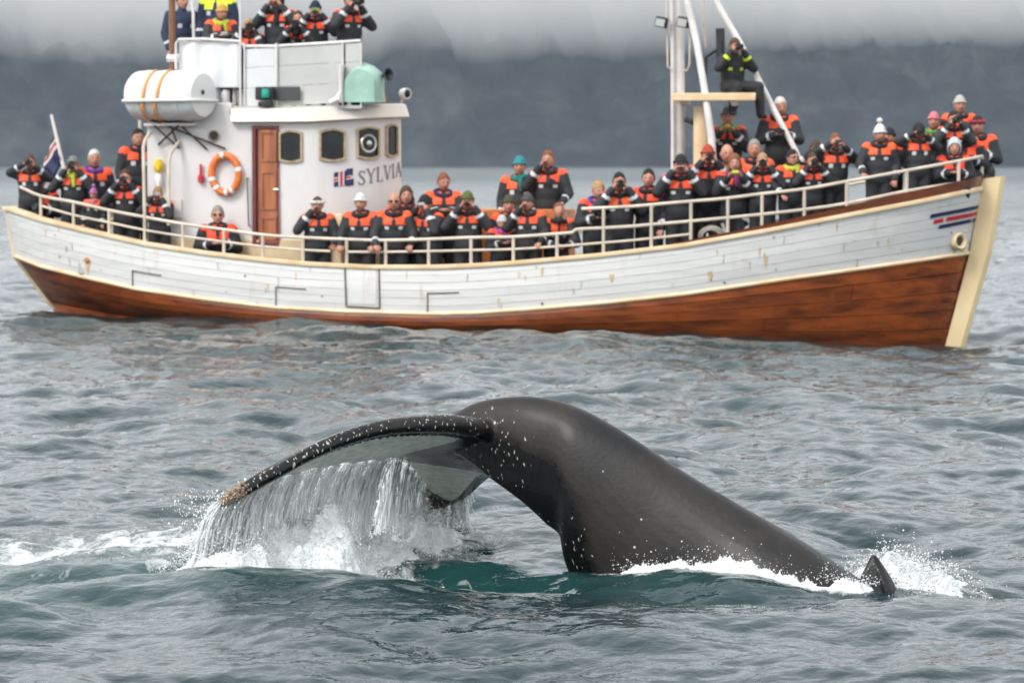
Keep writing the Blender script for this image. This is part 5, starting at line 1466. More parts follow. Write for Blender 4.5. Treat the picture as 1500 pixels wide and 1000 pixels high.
# life raft canister with straps
c = LB(249, 140, -1.55); base = L2W(c)
t = thing('life_raft_canister', 'white life raft canister strapped down with orange webbing', 'life raft', base, 0)
ax = Vector((1.0, -0.30, 0.0)).normalized()
def cap_prof(r, hl): return [(r * .55, -hl - .05), (r * .85, -hl - .02), (r * .97, -hl + .05), (r, -hl + .12), (r, hl - .12), (r * .97, hl - .05), (r * .86, hl + .02), (r * .4, hl + .05)]
mb = WMB(); mb.lathe(cap_prof(0.465, 0.76), c, ax, 28); mb.wbuild('shell', M_RAFT, t, base)
for off in (-0.45, 0.0, 0.42):
    mb = WMB(); mb.lathe([(0.46, off - .05), (0.477, off - .04), (0.477, off + .04), (0.46, off + .05)], c, ax, 28); mb.wbuild('moulded_rib', M_RAFT, t, base)
mb = WMB(); n_ = ax.cross(Vector((0, 0, 1))).normalized()
P = []
for (a, r) in [(i * 2 * math.pi / 40, 1) for i in range(41)]:
    e_ = 5; ca, sa = math.cos(a), math.sin(a)
    P.append(c + ax * (0.84 * abs(ca) ** 0.35 * (1 if ca > 0 else -1)) + n_ * (0.50 * abs(sa) ** 0.35 * (1 if sa > 0 else -1)) + Vector((0, 0, -0.10)))
mb.tube(P, 0.032, 8, cap=False); mb.wbuild('flange', M_RAFT, t, base)
for off, tl_ in ((-0.26, 0.10), (0.06, 0.24)):
    mb = WMB(); P = []
    for i in range(29):
        a = R(-110) + R(300) * i / 28; P.append(c + ax * (off + 0.03 * math.sin(a * 2) - tl_ * max(0, -math.sin(a)) * 0.6) + (Vector((0, 0, 1)) * math.sin(a) + n_ * math.cos(a)) * (0.484 if math.sin(a) > -0.35 else 0.51))
    R_ = [[p - ax * 0.028, p + ax * 0.028] for p in P]; mb.rows(R_); mb.rows([[q + (q - c).normalized() * 0.008 for q in r] for r in R_]); mb.wbuild('strap', M_STRAP, t, base)
mb = WMB(); mb.lathe([(0.03, 0.0), (0.05, 0.02), (0.02, 0.05)], c + ax * 0.80 + n_ * 0.08 + Vector((0, 0, 0.05)), ax, 10); mb.wbuild('painter_plug', M_DARKST, t, base)

# ensign staff with its hanging flag at the stern
b0 = LB(93, 252, 0.6); b0.z = deck_z(b0.x); a0 = LB(93, 245, 0.6); a1 = LB(75, 168, 0.6)
base = L2W(b0)
t = thing('flagstaff', 'slanting white flagstaff at the stern with a furled blue flag', 'flagpole', base)
mb = WMB(); mb.tube([b0, a0, a1], [0.04, 0.04, 0.032], 8); mb.wbuild('staff', M_WMAST, t, base)
mb = WMB(); R_ = []
for i in range(9):
    f = i / 8; p = a1.lerp(a0, 0.32 + 0.55 * f)
    R_.append([p + Vector((-0.30 * f2 * (0.5 + 0.5 * math.sin(f * 3)), 0.05 * math.sin(f2 * 9 + f * 5), -0.42 * f2)) for f2 in (0, .25, .5, .75, 1)])
mb.cur = 0
o = len(mb.v); n = 9; m = 5
for r in R_: mb.v.extend(r)
for i in range(8):
    for j in range(4):
        mb.cur = 2 if i in (2,) else (1 if i in (1, 3) else 0)
        mb.face((o + i * m + j, o + i * m + j + 1, o + (i + 1) * m + j + 1, o + (i + 1) * m + j))
fl_o = mb.wbuild('flag', [M_NAVY, M_WHITE, M_RED], t, base)
so = fl_o.modifiers.new('thick', 'SOLIDIFY'); so.thickness = 0.006

# coiled rope and small anchor on the foredeck
c = LB(1042, 346, -1.75); base = L2W(c); t = thing('rope_coil', 'coil of pale rope hanging by the foredeck rail posts', 'rope', base)
for k in range(4):
    mb = WMB(); rr_ = 0.13 + 0.022 * k; mb.tube([c + Vector((rr_ * 1.2 * math.cos(2 * math.pi * j / 24), 0.03 * k - .04 + 0.02 * math.sin(j), rr_ * 0.9 * math.sin(2 * math.pi * j / 24))) for j in range(25)], 0.016, 6, cap=False); mb.wbuild('rope_turn', M_ROPE, t, base)
c = LB(1085, 340, -1.55); base = L2W(c); t = thing('anchor', 'grey galvanised anchor lying on the foredeck behind the rail', 'anchor', base)
mb = WMB(); mb.tube([LB(1068, 347, -1.55), LB(1102, 330, -1.5)], 0.035, 8); mb.wbuild('shank', M_GREY, t, base)
mb = WMB(); mb.tube([LB(1080, 318, -1.55), LB(1095, 322, -1.52), LB(1104, 332, -1.5), LB(1106, 344, -1.5)], [0.02, 0.04, 0.045, 0.02], 8); mb.wbuild('arm', M_GREY, t, base)
mb = WMB(); mb.tube([LB(1058, 327, -1.6), LB(1066, 347, -1.6)], [0.03, 0.045], 8); mb.wbuild('stock', M_GREY, t, base)
# ------------------------------------------------------------------ people
def rnd_mat(name, c1, c2, rough, hue=0.0):
    m = bpy.data.materials.new(name); m.use_nodes = True
    N = m.node_tree.nodes; L = m.node_tree.links; b = N['Principled BSDF']; b.inputs['Roughness'].default_value = rough
    oi = N.new('ShaderNodeObjectInfo'); mx = N.new('ShaderNodeMixRGB'); mx.inputs[1].default_value = (*c1, 1); mx.inputs[2].default_value = (*c2, 1)
    L.new(oi.outputs['Random'], mx.inputs[0])
    tc = N.new('ShaderNodeTexCoord'); nz = N.new('ShaderNodeTexNoise'); nz.inputs['Scale'].default_value = 9; nz.inputs['Detail'].default_value = 4; L.new(tc.outputs['Object'], nz.inputs['Vector'])
    hs = N.new('ShaderNodeHueSaturation'); mr = N.new('ShaderNodeMapRange'); mr.inputs['To Min'].default_value = 0.72; mr.inputs['To Max'].default_value = 1.25; L.new(nz.outputs['Fac'], mr.inputs['Value']); L.new(mr.outputs[0], hs.inputs['Value']); L.new(mx.outputs[0], hs.inputs['Color']); L.new(hs.outputs[0], b.inputs['Base Color'])
    bp = N.new('ShaderNodeBump'); bp.inputs['Strength'].default_value = 0.5; bp.inputs['Distance'].default_value = 0.03; L.new(nz.outputs['Fac'], bp.inputs['Height']); L.new(bp.outputs[0], b.inputs['Normal'])
    return m
P_BLACK = rnd_mat('suit_black', (0.009, 0.0095, 0.012), (0.020, 0.021, 0.025), 0.7)
P_ORANGE = rnd_mat('suit_orange', (0.86, 0.055, 0.012), (0.84, 0.10, 0.018), 0.6)
P_SKIN = rnd_mat('skin', (0.55, 0.28, 0.20), (0.47, 0.22, 0.15), 0.5)
P_REFL = mat('reflective_tape', (0.62, 0.63, 0.64), 0.35)
P_EYE = mat('eye_dark', (0.03, 0.02, 0.018), 0.4)
P_LIP = mat('lips', (0.36, 0.10, 0.085), 0.5)
P_HIVIS = mat('hi_vis_yellow', (0.62, 0.80, 0.02), 0.6)
P_NAVY = mat('navy_cloth', (0.012, 0.025, 0.06), 0.75)
SLOTS = [P_BLACK, P_ORANGE, P_REFL, P_SKIN, P_EYE, P_LIP]
CLOTH = {}
def cloth(c):
    if c not in CLOTH: CLOTH[c] = mat('cloth_%d' % len(CLOTH), c, 0.85, noise=0.35, nscale=22, bump=0.4, bscale=60)
    return CLOTH[c]

HS = 1.13
def head_mesh(mb, q, c):
    """head with nose, brow, eyes, mouth, ears; front is -Y before q"""
    nu, nv_ = 26, 20; o = len(mb.v)
    for i in range(nv_ + 1):
        ph = math.pi * i / nv_; z = math.cos(ph)
        for j in range(nu):
            th = 2 * math.pi * j / nu; x = math.sin(ph) * math.sin(th); y = -math.sin(ph) * math.cos(th)
            jaw = 1 - 0.26 * max(0, -z) ** 1.6; X = x * 0.078 * jaw; Y = y * 0.100 * (1 - 0.10 * max(0, -z)); Z = z * 0.122
            if y < 0:
                fx = x; Y -= 0.024 * math.exp(-(fx / 0.16) ** 2 - ((z + 0.16) / 0.17) ** 2)
                Y -= 0.008 * math.exp(-(fx / 0.22) ** 2 - ((z + 0.86) / 0.2) ** 2)
                Y += 0.011 * (math.exp(-((fx - 0.40) / 0.17) ** 2 - ((z - 0.06) / 0.11) ** 2) + math.exp(-((fx + 0.40) / 0.17) ** 2 - ((z - 0.06) / 0.11) ** 2))
                Y -= 0.005 * math.exp(-(fx / 0.5) ** 2 - ((z - 0.24) / 0.08) ** 2)
            mb.v.append(c + q @ Vector((X, Y, Z)) * HS)
    for i in range(nv_):
        for j in range(nu):
            ph = math.pi * (i + .5) / nv_; th = 2 * math.pi * (j + .5) / nu; z = math.cos(ph); x = math.sin(ph) * math.sin(th); y = -math.sin(ph) * math.cos(th)
            mb.cur = 3
            if y < 0 and abs(abs(x) - 0.40) < 0.15 and abs(z - 0.05) < 0.085: mb.cur = 4
            elif y < 0 and abs(x) < 0.27 and abs(z + 0.52) < 0.075: mb.cur = 5
            mb.face((o + i * nu + j, o + i * nu + (j + 1) % nu, o + (i + 1) * nu + (j + 1) % nu, o + (i + 1) * nu + j))
    mb.cur = 3
    for s in (-1, 1):
        o = len(mb.v); n = 6
        for i in range(n + 1):
            for j in range(n):
                ph = math.pi * i / n; th = 2 * math.pi * j / n
                mb.v.append(c + q @ Vector((s * 0.079 + 0.010 * math.sin(ph) * math.cos(th), 0.012 + 0.018 * math.sin(ph) * math.sin(th), -0.005 + 0.030 * math.cos(ph))) * HS)
        for i in range(n):
            for j in range(n): mb.face((o + i * n + j, o + i * n + (j + 1) % n, o + (i + 1) * n + (j + 1) % n, o + (i + 1) * n + j))

def capsule(mb, a, b_, ra, rb, k=10):
    a, b_ = Vector(a), Vector(b_); d = b_ - a; Ln = d.length; d = d.normalized()
    P = []; r = []
    for t in (-0.95, -0.7, -0.3): P.append(a + d * ra * t); r.append(ra * math.sqrt(1 - t * t))
    P += [a, b_]; r += [ra, rb]
    for t in (0.3, 0.7, 0.95): P.append(b_ + d * rb * t); r.append(rb * math.sqrt(1 - t * t))
    mb.tube(P, r, k)
def ellip(mb, c, rx, ry, rz, q=None, n=12):
    o = len(mb.v); q = q or Matrix.Identity(3); c = Vector(c)
    for i in range(n + 1):
        for j in range(n):
            ph = math.pi * i / n; th = 2 * math.pi * j / n
            mb.v.append(c + q @ Vector((rx * math.sin(ph) * math.cos(th), ry * math.sin(ph) * math.sin(th), rz * math.cos(ph))))
    for i in range(n):
        for j in range(n): mb.face((o + i * n + j, o + i * n + (j + 1) % n, o + (i + 1) * n + (j + 1) % n, o + (i + 1) * n + j))

POSES = {}
def make_pose(name, lean=0.0, arms=None, legs='stand', head=(0, 0), drop=0.0):
    """arms: ((elbow, wrist) left, (elbow, wrist) right) in metres for a 1.75 m figure facing -Y (x to its left... right of picture)"""
    V_ = Vector
    hipz = 0.95 - drop
    ql = Matrix.Rotation(lean, 3, 'X')     # lean forward, towards -Y
    pel = V_((0, 0, hipz))
    sp_ = lambda x, y, z: pel + ql @ V_((x, y, z))
    chest, neck = sp_(0, 0, 0.38), sp_(0, 0, 0.54)
    qh = Matrix.Rotation(lean * 0.25 + head[0], 3, 'X') @ Matrix.Rotation(head[1], 3, 'Z')
    hc = neck + qh @ V_((0, -0.025, 0.15))
    sh = [sp_(s * 0.195, 0, 0.47) for s in (1, -1)]
    segs = [(pel, chest, 'torso', 0.17), (chest, neck, 'torso', 0.13)]
    mb = MB()
    ellip(mb, sp_(0, 0.0, 0.02), 0.225, 0.175, 0.22, ql); ellip(mb, sp_(0, 0, 0.20), 0.225, 0.17, 0.23, ql); ellip(mb, sp_(0, -0.005, 0.36), 0.24, 0.165, 0.18, ql)
    capsule(mb, sp_(-0.15, 0, 0.475), sp_(0.15, 0, 0.475), 0.072, 0.072)
    capsule(mb, neck - V_((0, 0, 0.06)), hc - V_((0, 0, 0.07)), 0.088, 0.062)
    segs.append((neck, hc, 'neck', 0.05))
    hands = []
    for k, (el, wr) in enumerate(arms):
        s = (1, -1)[k]; el, wr = V_(el), V_(wr)
        capsule(mb, sh[k], el, 0.100, 0.084); capsule(mb, el, wr, 0.084, 0.058)
        segs += [(sh[k], el, 'uarm', 0.075), (el, wr, 'farm', 0.058)]
        hd = (wr - el).normalized(); hands.append((wr, hd, s))
    if legs == 'stand':
        for s in (1, -1):
            hp, kn, an = V_((s * 0.10, 0, hipz - 0.02)), V_((s * 0.115, -0.03, 0.50)), V_((s * 0.12, 0.02, 0.10))
            capsule(mb, hp, kn, 0.125, 0.100); capsule(mb, kn, an, 0.100, 0.086); capsule(mb, an + V_((0, 0.03, -0.045)), an + V_((s * 0.02, -0.15, -0.055)), 0.052, 0.045)
            segs += [(hp, kn, 'leg', 0.09), (kn, an, 'leg', 0.07)]
    else:
        for s in (1, -1):
            dz = 0.0 if legs == 'sit' else -0.06
            hp = V_((s * 0.10, 0, hipz - 0.02)); kn = V_((s * 0.15, -0.40, hipz + 0.02 + (0 if s > 0 else dz))); an = V_((s * 0.15, -0.42, hipz - 0.40))
            if legs == 'crouch': hp, kn, an = V_((s * 0.10, 0.04, hipz - 0.02)), V_((s * 0.17, -0.26, hipz + 0.02)), V_((s * 0.14, 0.0, 0.10))
            if legs == 'dangle': kn = hp + V_((0.16 + 0.10 * s, -0.34, 0.0)); an = kn + V_((0.03, -0.02, -0.46)) if s > 0 else kn + V_((-0.05, 0.10, -0.40))
            capsule(mb, hp, kn, 0.125, 0.100); capsule(mb, kn, an, 0.098, 0.080); capsule(mb, an + V_((0, 0.03, -0.045)), an + V_((s * 0.02, -0.15, -0.055)), 0.052, 0.045)
            segs += [(hp, kn, 'leg', 0.09), (kn, an, 'leg', 0.07)]
    raw = mb.mesh('raw', P_BLACK); ro = link('raw', raw)
    md = ro.modifiers.new('r', 'REMESH'); md.mode = 'VOXEL'; md.voxel_size = 0.021
    ms = ro.modifiers.new('s', 'SMOOTH'); ms.factor = 0.5; ms.iterations = 4
    me = bpy.data.meshes.new_from_object(ro.evaluated_get(bpy.context.evaluated_depsgraph_get()))
    bpy.data.objects.remove(ro)
    V = [Vector(v.co) for v in me.vertices]; F = [tuple(p.vertices) for p in me.polygons]
    cen = np.array([tuple(p.center) for p in me.polygons]); bpy.data.meshes.remove(me)
    best = np.full(len(cen), 9.0); lab_ = np.zeros(len(cen), int); tpar = np.zeros(len(cen))
    names = ['torso', 'neck', 'uarm', 'farm', 'leg']
    for a, c_, tg, r in segs:
        a_, d_ = np.array(a), np.array(c_ - a); t = np.clip(((cen - a_) @ d_) / (d_ @ d_), 0, 1)
        dist = np.linalg.norm(cen - (a_ + t[:, None] * d_), axis=1) - r
        u = dist < best; best[u] = dist[u]; lab_[u] = names.index(tg); tpar[u] = t[u]
    up = np.array(ql @ Vector((0, 0, 1))); hgt = (cen - np.array(pel)) @ up
    side = cen[:, 0]
    mi = np.zeros(len(cen), int)
    yoke = (hgt > 0.365) & (hgt < 0.56) & (lab_ < 2) & (np.abs(side) < 0.215)
    mi[yoke & (np.abs(side) > 0.022)] = 1
    mi[(lab_ == 1) & (hgt > 0.56)] = 0
    mi[(lab_ == 0) & (hgt > 0.285) & (hgt < 0.335) & (np.abs(np.abs(side) - 0.105) < 0.032) & (cen[:, 1] - np.array(pel)[1] < -0.06)] = 2
    mi[(lab_ == 2) & (tpar < 0.07) & (hgt > 0.42)] = 1
    mi[(lab_ == 3) & (tpar > 0.56) & (tpar < 0.70)] = 2
    mb = MB(); mb.v = V; mb.f = F; mb.mi = mi.tolist()
    mb.cur = 3
    head_mesh(mb, qh, hc)
    # hands: palm, four fingers, thumb, curled
    for wr, hd, s in hands:
        side_v = hd.cross(V_((0, 0, 1))); side_v = side_v.normalized() if side_v.length > 0.1 else V_((1, 0, 0))
        dn = side_v.cross(hd).normalized()
        if dn.z > 0: dn = -dn
        ellip(mb, wr + hd * 0.055, 0.046, 0.022, 0.058, Matrix((side_v, dn, hd)).transposed(), 8)
        for f in range(4):
            o_ = (f - 1.5) * 0.021; ln = (0.058, 0.066, 0.062, 0.048)[f]
            p0 = wr + hd * 0.092 + side_v * o_; p1 = p0 + hd * ln * 0.55 + dn * 0.012; p2 = p1 + hd * ln * 0.22 + dn * ln * 0.45
            mb.tube([p0, p1, p2], [0.0105, 0.0095, 0.007], 6)
        p0 = wr + hd * 0.035 + side_v * 0.034 * s; p1 = p0 + hd * 0.035 + side_v * 0.026 * s + dn * 0.008; p2 = p1 + hd * 0.03 + dn * 0.012
        mb.tube([p0, p1, p2], [0.0125, 0.011, 0.008], 6)
    mesh = new_mesh('person_' + name, [tuple(v) for v in mb.v], mb.f, SLOTS, True, mb.mi)
    bm = bmesh.new(); bm.from_mesh(mesh); bmesh.ops.recalc_face_normals(bm, faces=bm.faces[:]); bm.to_mesh(mesh); bm.free()
    zmin = min(v.co.z for v in mesh.vertices)
    POSES[name] = dict(mesh=mesh, hc=hc, qh=qh, top=(hc + qh @ V_((0, 0, 0.135 * HS))), zmin=zmin,
                       grip=(hands[0][0] + hands[0][1] * 0.09 + hands[1][0] + hands[1][1] * 0.09) / 2)
A_RAIL = (((0.30, -0.10, 1.14), (0.26, -0.33, 1.00)), ((-0.30, -0.10, 1.14), (-0.26, -0.33, 1.00)))
A_CAM = (((0.33, -0.16, 1.25), (0.115, -0.20, 1.535)), ((-0.33, -0.16, 1.25), (-0.115, -0.20, 1.535)))
A_CAM2 = (((0.25, -0.24, 1.22), (0.10, -0.22, 1.53)), ((-0.36, -0.10, 1.30), (-0.12, -0.19, 1.56)))
A_DOWN = (((0.27, 0.02, 1.14), (0.27, -0.10, 0.90)), ((-0.27, 0.02, 1.14), (-0.27, -0.10, 0.90)))
A_ONE = (((0.28, 0.02, 1.14), (0.25, -0.14, 0.92)), ((-0.31, -0.08, 1.16), (-0.26, -0.32, 1.02)))
A_FACE = (((0.30, -0.10, 1.14), (0.22, -0.33, 1.02)), ((-0.34, -0.12, 1.24), (-0.12, -0.18, 1.54)))
A_CHEST = (((0.29, -0.10, 1.15), (0.08, -0.26, 1.22)), ((-0.29, -0.10, 1.15), (-0.08, -0.26, 1.22)))
A_PHONE = (((0.27, -0.18, 1.19), (0.10, -0.36, 1.42)), ((-0.27, -0.18, 1.19), (-0.10, -0.36, 1.42)))
A_UP = (((0.34, -0.05, 1.36), (0.10, -0.20, 1.56)), ((-0.36, -0.02, 1.46), (-0.13, -0.16, 1.60)))
make_pose('rail', 0.10, A_RAIL); make_pose('camera', 0.04, A_CAM); make_pose('camera_low', 0.10, A_CAM2, head=(0.12, -0.25))
make_pose('down', 0.0, A_DOWN); make_pose('one', 0.06, A_ONE, head=(0, 0.3)); make_pose('face', 0.06, A_FACE, head=(0, -0.2))
make_pose('chest', 0.05, A_CHEST, head=(0.15, 0.2)); make_pose('phone', 0.04, A_PHONE); make_pose('up', 0.0, A_UP)
make_pose('lean', 0.55, (((0.30, -0.42, 1.02), (0.10, -0.58, 0.98)), ((-0.30, -0.42, 1.02), (-0.08, -0.60, 1.00))), head=(-0.35, 0.15))
make_pose('lean_camera', 0.35, (((0.32, -0.36, 1.16), (0.11, -0.42, 1.42)), ((-0.32, -0.36, 1.16), (-0.11, -0.42, 1.42))), head=(-0.1, 0))
sit_arms = (((0.28, -0.08, 0.64), (0.16, -0.30, 0.52)), ((-0.28, -0.08, 0.64), (-0.10, -0.32, 0.52)))
make_pose('sit', 0.10, sit_arms, 'sit', drop=0.47)
make_pose('sit_camera', 0.15, tuple(((a[0], a[1] - 0.03, a[2] - 0.47), (b_[0], b_[1] - 0.06, b_[2] - 0.47)) for a, b_ in A_CAM), 'dangle', head=(0.05, 0.2), drop=0.47)
make_pose('crouch', 0.12, tuple(((a[0], a[1], a[2] - 0.5), (b_[0], b_[1], b_[2] - 0.5)) for a, b_ in A_CHEST), 'crouch', drop=0.5)
make_pose('sit_lens', 0.10, tuple(((a[0], a[1], a[2] - 0.47), (b_[0], b_[1], b_[2] - 0.47)) for a, b_ in A_CHEST), 'sit', drop=0.47)

# headwear, in head coordinates (centre of the head at the origin, face towards -Y)
def shell(rx, ry, rz, zlow, front, thick=1.0, seed=0, k=20, rows_=9, ragged=0.0):
    """cap of an ellipsoid; `front` raises the lower edge over the face"""
    mb = MB(); R_ = []; rg = random.Random(seed)
    for i in range(rows_ + 1):
        row = []
        for j in range(k):
            th = 2 * math.pi * j / k; fr_ = max(0, -math.cos(th) * -1)
            fy = -math.cos(th)       # -1 at the front
            low = zlow + front * max(0, math.cos(th)) ** 0.7 if math.cos(th) > 0 else zlow
            ph0 = math.acos(max(-1, min(1, low + (rg.uniform(-ragged, ragged) if i == rows_ else 0)))); ph = ph0 * i / rows_ if i else 0.02
            row.append(Vector((rx * math.sin(ph) * math.sin(th), -ry * math.sin(ph) * math.cos(th), rz * math.cos(ph))) * (1 + rg.uniform(-ragged, ragged) * 0.25))
        R_.append(row)
    o = mb.rows(R_, close=True); mb.face([o + j for j in range(k)])
    inner = [p * 0.90 for p in R_[-1]]; mb.rows([R_[-1], inner], close=True)
    return mb
HATM = {}
def headwear(kind):
    if kind in HATM: return HATM[kind]
    if kind == 'short_hair': mb = shell(0.086, 0.109, 0.132, -0.10, 0.62, seed=1, ragged=0.10)
    elif kind == 'long_hair': 
        mb = shell(0.092, 0.113, 0.133, -0.50, 1.02, seed=2, ragged=0.08)
        for s in (-1, 1): capsule(mb, (s * 0.075, 0.02, -0.04), (s * 0.085, 0.01, -0.17), 0.036, 0.026)
        capsule(mb, (0, 0.07, 0), (0, 0.075, -0.17), 0.07, 0.05)
    elif kind == 'beanie':
        mb = shell(0.088, 0.110, 0.145, -0.05, 0.36, seed=3)
        mb.tube([Vector((0.087 * math.sin(a), -0.108 * math.cos(a), 0.034 + 0.012 * math.cos(a))) for a in [2 * math.pi * j / 20 for j in range(21)]], 0.013, 8, cap=False)
    elif kind == 'pompom_beanie':
        mb = shell(0.090, 0.112, 0.155, -0.05, 0.36, seed=3)
        mb.tube([Vector((0.089 * math.sin(a), -0.110 * math.cos(a), 0.028 + 0.010 * math.cos(a))) for a in [2 * math.pi * j / 20 for j in range(21)]], 0.014, 8, cap=False)
        ellip(mb, (0, 0.01, 0.195), 0.045, 0.045, 0.042, n=8)
    elif kind == 'hood': mb = shell(0.102, 0.125, 0.150, -0.72, 1.18, seed=4)
    elif kind == 'headband':
        mb = shell(0.085, 0.107, 0.130, -0.05, 0.55, seed=1, ragged=0.08)
        mb.cur = 1; mb.tube([Vector((0.088 * math.sin(a), -0.108 * math.cos(a), 0.045)) for a in [2 * math.pi * j / 20 for j in range(21)]], 0.026, 8, cap=False)
    elif kind == 'cap':
        mb = shell(0.089, 0.111, 0.136, 0.12, 0.22, seed=5)
        R_ = [[Vector((0.075 * math.sin(a) * 1.05, -0.098 * math.cos(a) - e_ * 0.075 * math.cos(a), 0.062 - 0.012 * e_)) for a in [R(-60 + 12 * j) for j in range(11)]] for e_ in (0, 1)]
        mb.rows(R_); mb.rows([[p + Vector((0, 0, 0.008)) for p in r] for r in R_])
    elif kind == 'scarf':
        mb = MB(); mb.tube([Vector((0.098 * math.sin(a), 0.018 - 0.105 * math.cos(a), -0.150 + 0.015 * math.sin(2 * a))) for a in [2 * math.pi * j / 20 for j in range(21)]], 0.040, 8, cap=False)
        capsule(mb, (0.02, -0.10, -0.165), (0.03, -0.125, -0.30), 0.036, 0.028)
    elif kind == 'collar':
        mb = MB(); mb.tube([Vector((0.102 * math.sin(a), 0.022 - 0.10 * math.cos(a), -0.145 + 0.025 * math.cos(a) * -1)) for a in [2 * math.pi * j / 20 for j in range(21)]], 0.034, 8, cap=False)
    elif kind == 'sunglasses':
        mb = MB()
        for s in (-1, 1): ellip(mb, (s * 0.032, -0.094, 0.010), 0.027, 0.010, 0.019, n=8)
        mb.tube([(-0.078, -0.02, 0.014), (-0.055, -0.088, 0.014), (0.055, -0.088, 0.014), (0.078, -0.02, 0.014)], 0.004, 5)
    elif kind == 'beard': mb = MB(); ellip(mb, (0, -0.052, -0.085), 0.058, 0.050, 0.045, n=10)
    me = mb.mesh('headwear_' + kind, [P_BLACK, P_BLACK] if kind == 'headband' else P_BLACK, True)
    HATM[kind] = me; return me
PNAME = {'short_hair': 'hair', 'long_hair': 'hair', 'beanie': 'knit_hat', 'pompom_beanie': 'knit_hat', 'headband': 'headband', 'hood': 'hood', 'cap': 'cap'}
def wear(kind, colr, body, P, col2=None):
    o = link(PNAME.get(kind, kind), headwear(kind), body)
    o.matrix_local = Matrix.Translation(P['hc']) @ P['qh'].to_4x4() @ Matrix.Scale(HS, 4)
    o.material_slots[0].link = 'OBJECT'; o.material_slots[0].material = cloth(colr)
    if col2 and len(o.material_slots) > 1: o.material_slots[1].link = 'OBJECT'; o.material_slots[1].material = cloth(col2)
    return o

def camera_mesh(kind):
    mb = MB()
    if kind == 'phone': mb.box((0, 0, 0), (0.15, 0.012, 0.078), bev=0.004)
    elif kind == 'compact': mb.box((0, 0, 0), (0.125, 0.04, 0.072), bev=0.01); mb.lathe([(0.026, 0), (0.026, 0.035), (0.020, 0.04)], (0, -0.015, 0), (0, -1, 0), 12)
    else:
        mb.box((0, 0, 0), (0.145, 0.065, 0.095), bev=0.012); mb.box((0, 0, 0.055), (0.06, 0.06, 0.035), bev=0.01)
        ln = 0.12 if kind == 'slr' else 0.24; r = 0.038 if kind == 'slr' else 0.046
        mb.lathe([(r * .9, 0), (r, 0.02), (r, ln * .6), (r * 1.15, ln * .65), (r * 1.15, ln), (r * .95, ln), (r * .8, ln - 0.02)], (0, -0.025, 0), (0, -1, 0), 14)
    return mb.mesh('camera_' + kind, P_BLACK, True)
CAMM = {k: camera_mesh(k) for k in ('phone', 'compact', 'slr', 'long')}

HAIR = {'brown': (0.09, 0.045, 0.022), 'dark': (0.020, 0.014, 0.011), 'blond': (0.45, 0.28, 0.12), 'white': (0.66, 0.63, 0.58), 'grey': (0.30, 0.28, 0.25), 'red': (0.24, 0.085, 0.035), 'ginger': (0.42, 0.19, 0.06)}
GRP = 'passengers in black and orange flotation suits'
def person(u, v, y, pose, rz, hat, label, extra=(), cam_=None, H=None, slots=None, group=None, floor=None, nofoot=False):
    """u, v: top of the head in the photograph; y: boat-local distance across (or inset from the rail edge when a tuple)"""
    P = POSES[pose]; rz += PRND.uniform(-0.22, 0.22)
    if isinstance(y, tuple):
        x = LB(u, v, -1.8).x
        for _ in range(4):
            yy = -(edge_y(x) - y[0]); x = LB(u, v, yy).x
    else: yy = y
    top = LB(u, v, yy); head_h = P['top'].z - P['zmin']
    fl = deck_z(top.x) if floor is None else floor
    sc_ = H * PS / 1.75 if H else min(1.27, max(1.02, (top.z - fl) / head_h))
    b_ = link('person', P['mesh'])
    rot = Matrix.Rotation(rz, 3, 'Z'); off = rot @ (Vector((P['top'].x, P['top'].y, 0)) * sc_)
    wtop = L2W(top)
    b_.location = wtop - off - Vector((0, 0, P['top'].z * sc_)); b_.rotation_euler = (0, 0, rz); b_.scale = (sc_,) * 3
    tag(b_, label, 'person', group or GRP)
    if slots:
        for i, m in slots.items(): b_.material_slots[i].link = 'OBJECT'; b_.material_slots[i].material = m
    if hat: wear(*hat[:2], b_, P, *hat[2:])
    for e in extra: wear(*e, b_, P)
    if not any(e[0] in ('scarf', 'collar') for e in extra) and not (slots and 1 in slots): wear('collar', BLK, b_, P)
    feet = b_.location.z + P['zmin'] * sc_
    if feet > fl + 0.04 and not nofoot and top.z > fl:
        mb = MB(); lx = W2L(b_.location); mb.box((lx.x, lx.y, (fl + feet) / 2 - 0.01), (0.50, 0.42, feet - fl), bev=0.01); mb.build('deck_step', M_GREY, boat)
    if cam_:
        kind, colr, cl = cam_
        o = link('photo_camera', CAMM[kind]); g = P['grip'] + Vector((0, -0.015, 0.015 if kind != 'phone' else 0.03))
        o.location = b_.location + rot @ (g * sc_); o.rotation_euler = (0, 0, rz)
        if colr: o.material_slots[0].link = 'OBJECT'; o.material_slots[0].material = cloth(colr)
        tag(o, cl, 'camera', 'cameras held by passengers')
    return b_, feet - fl

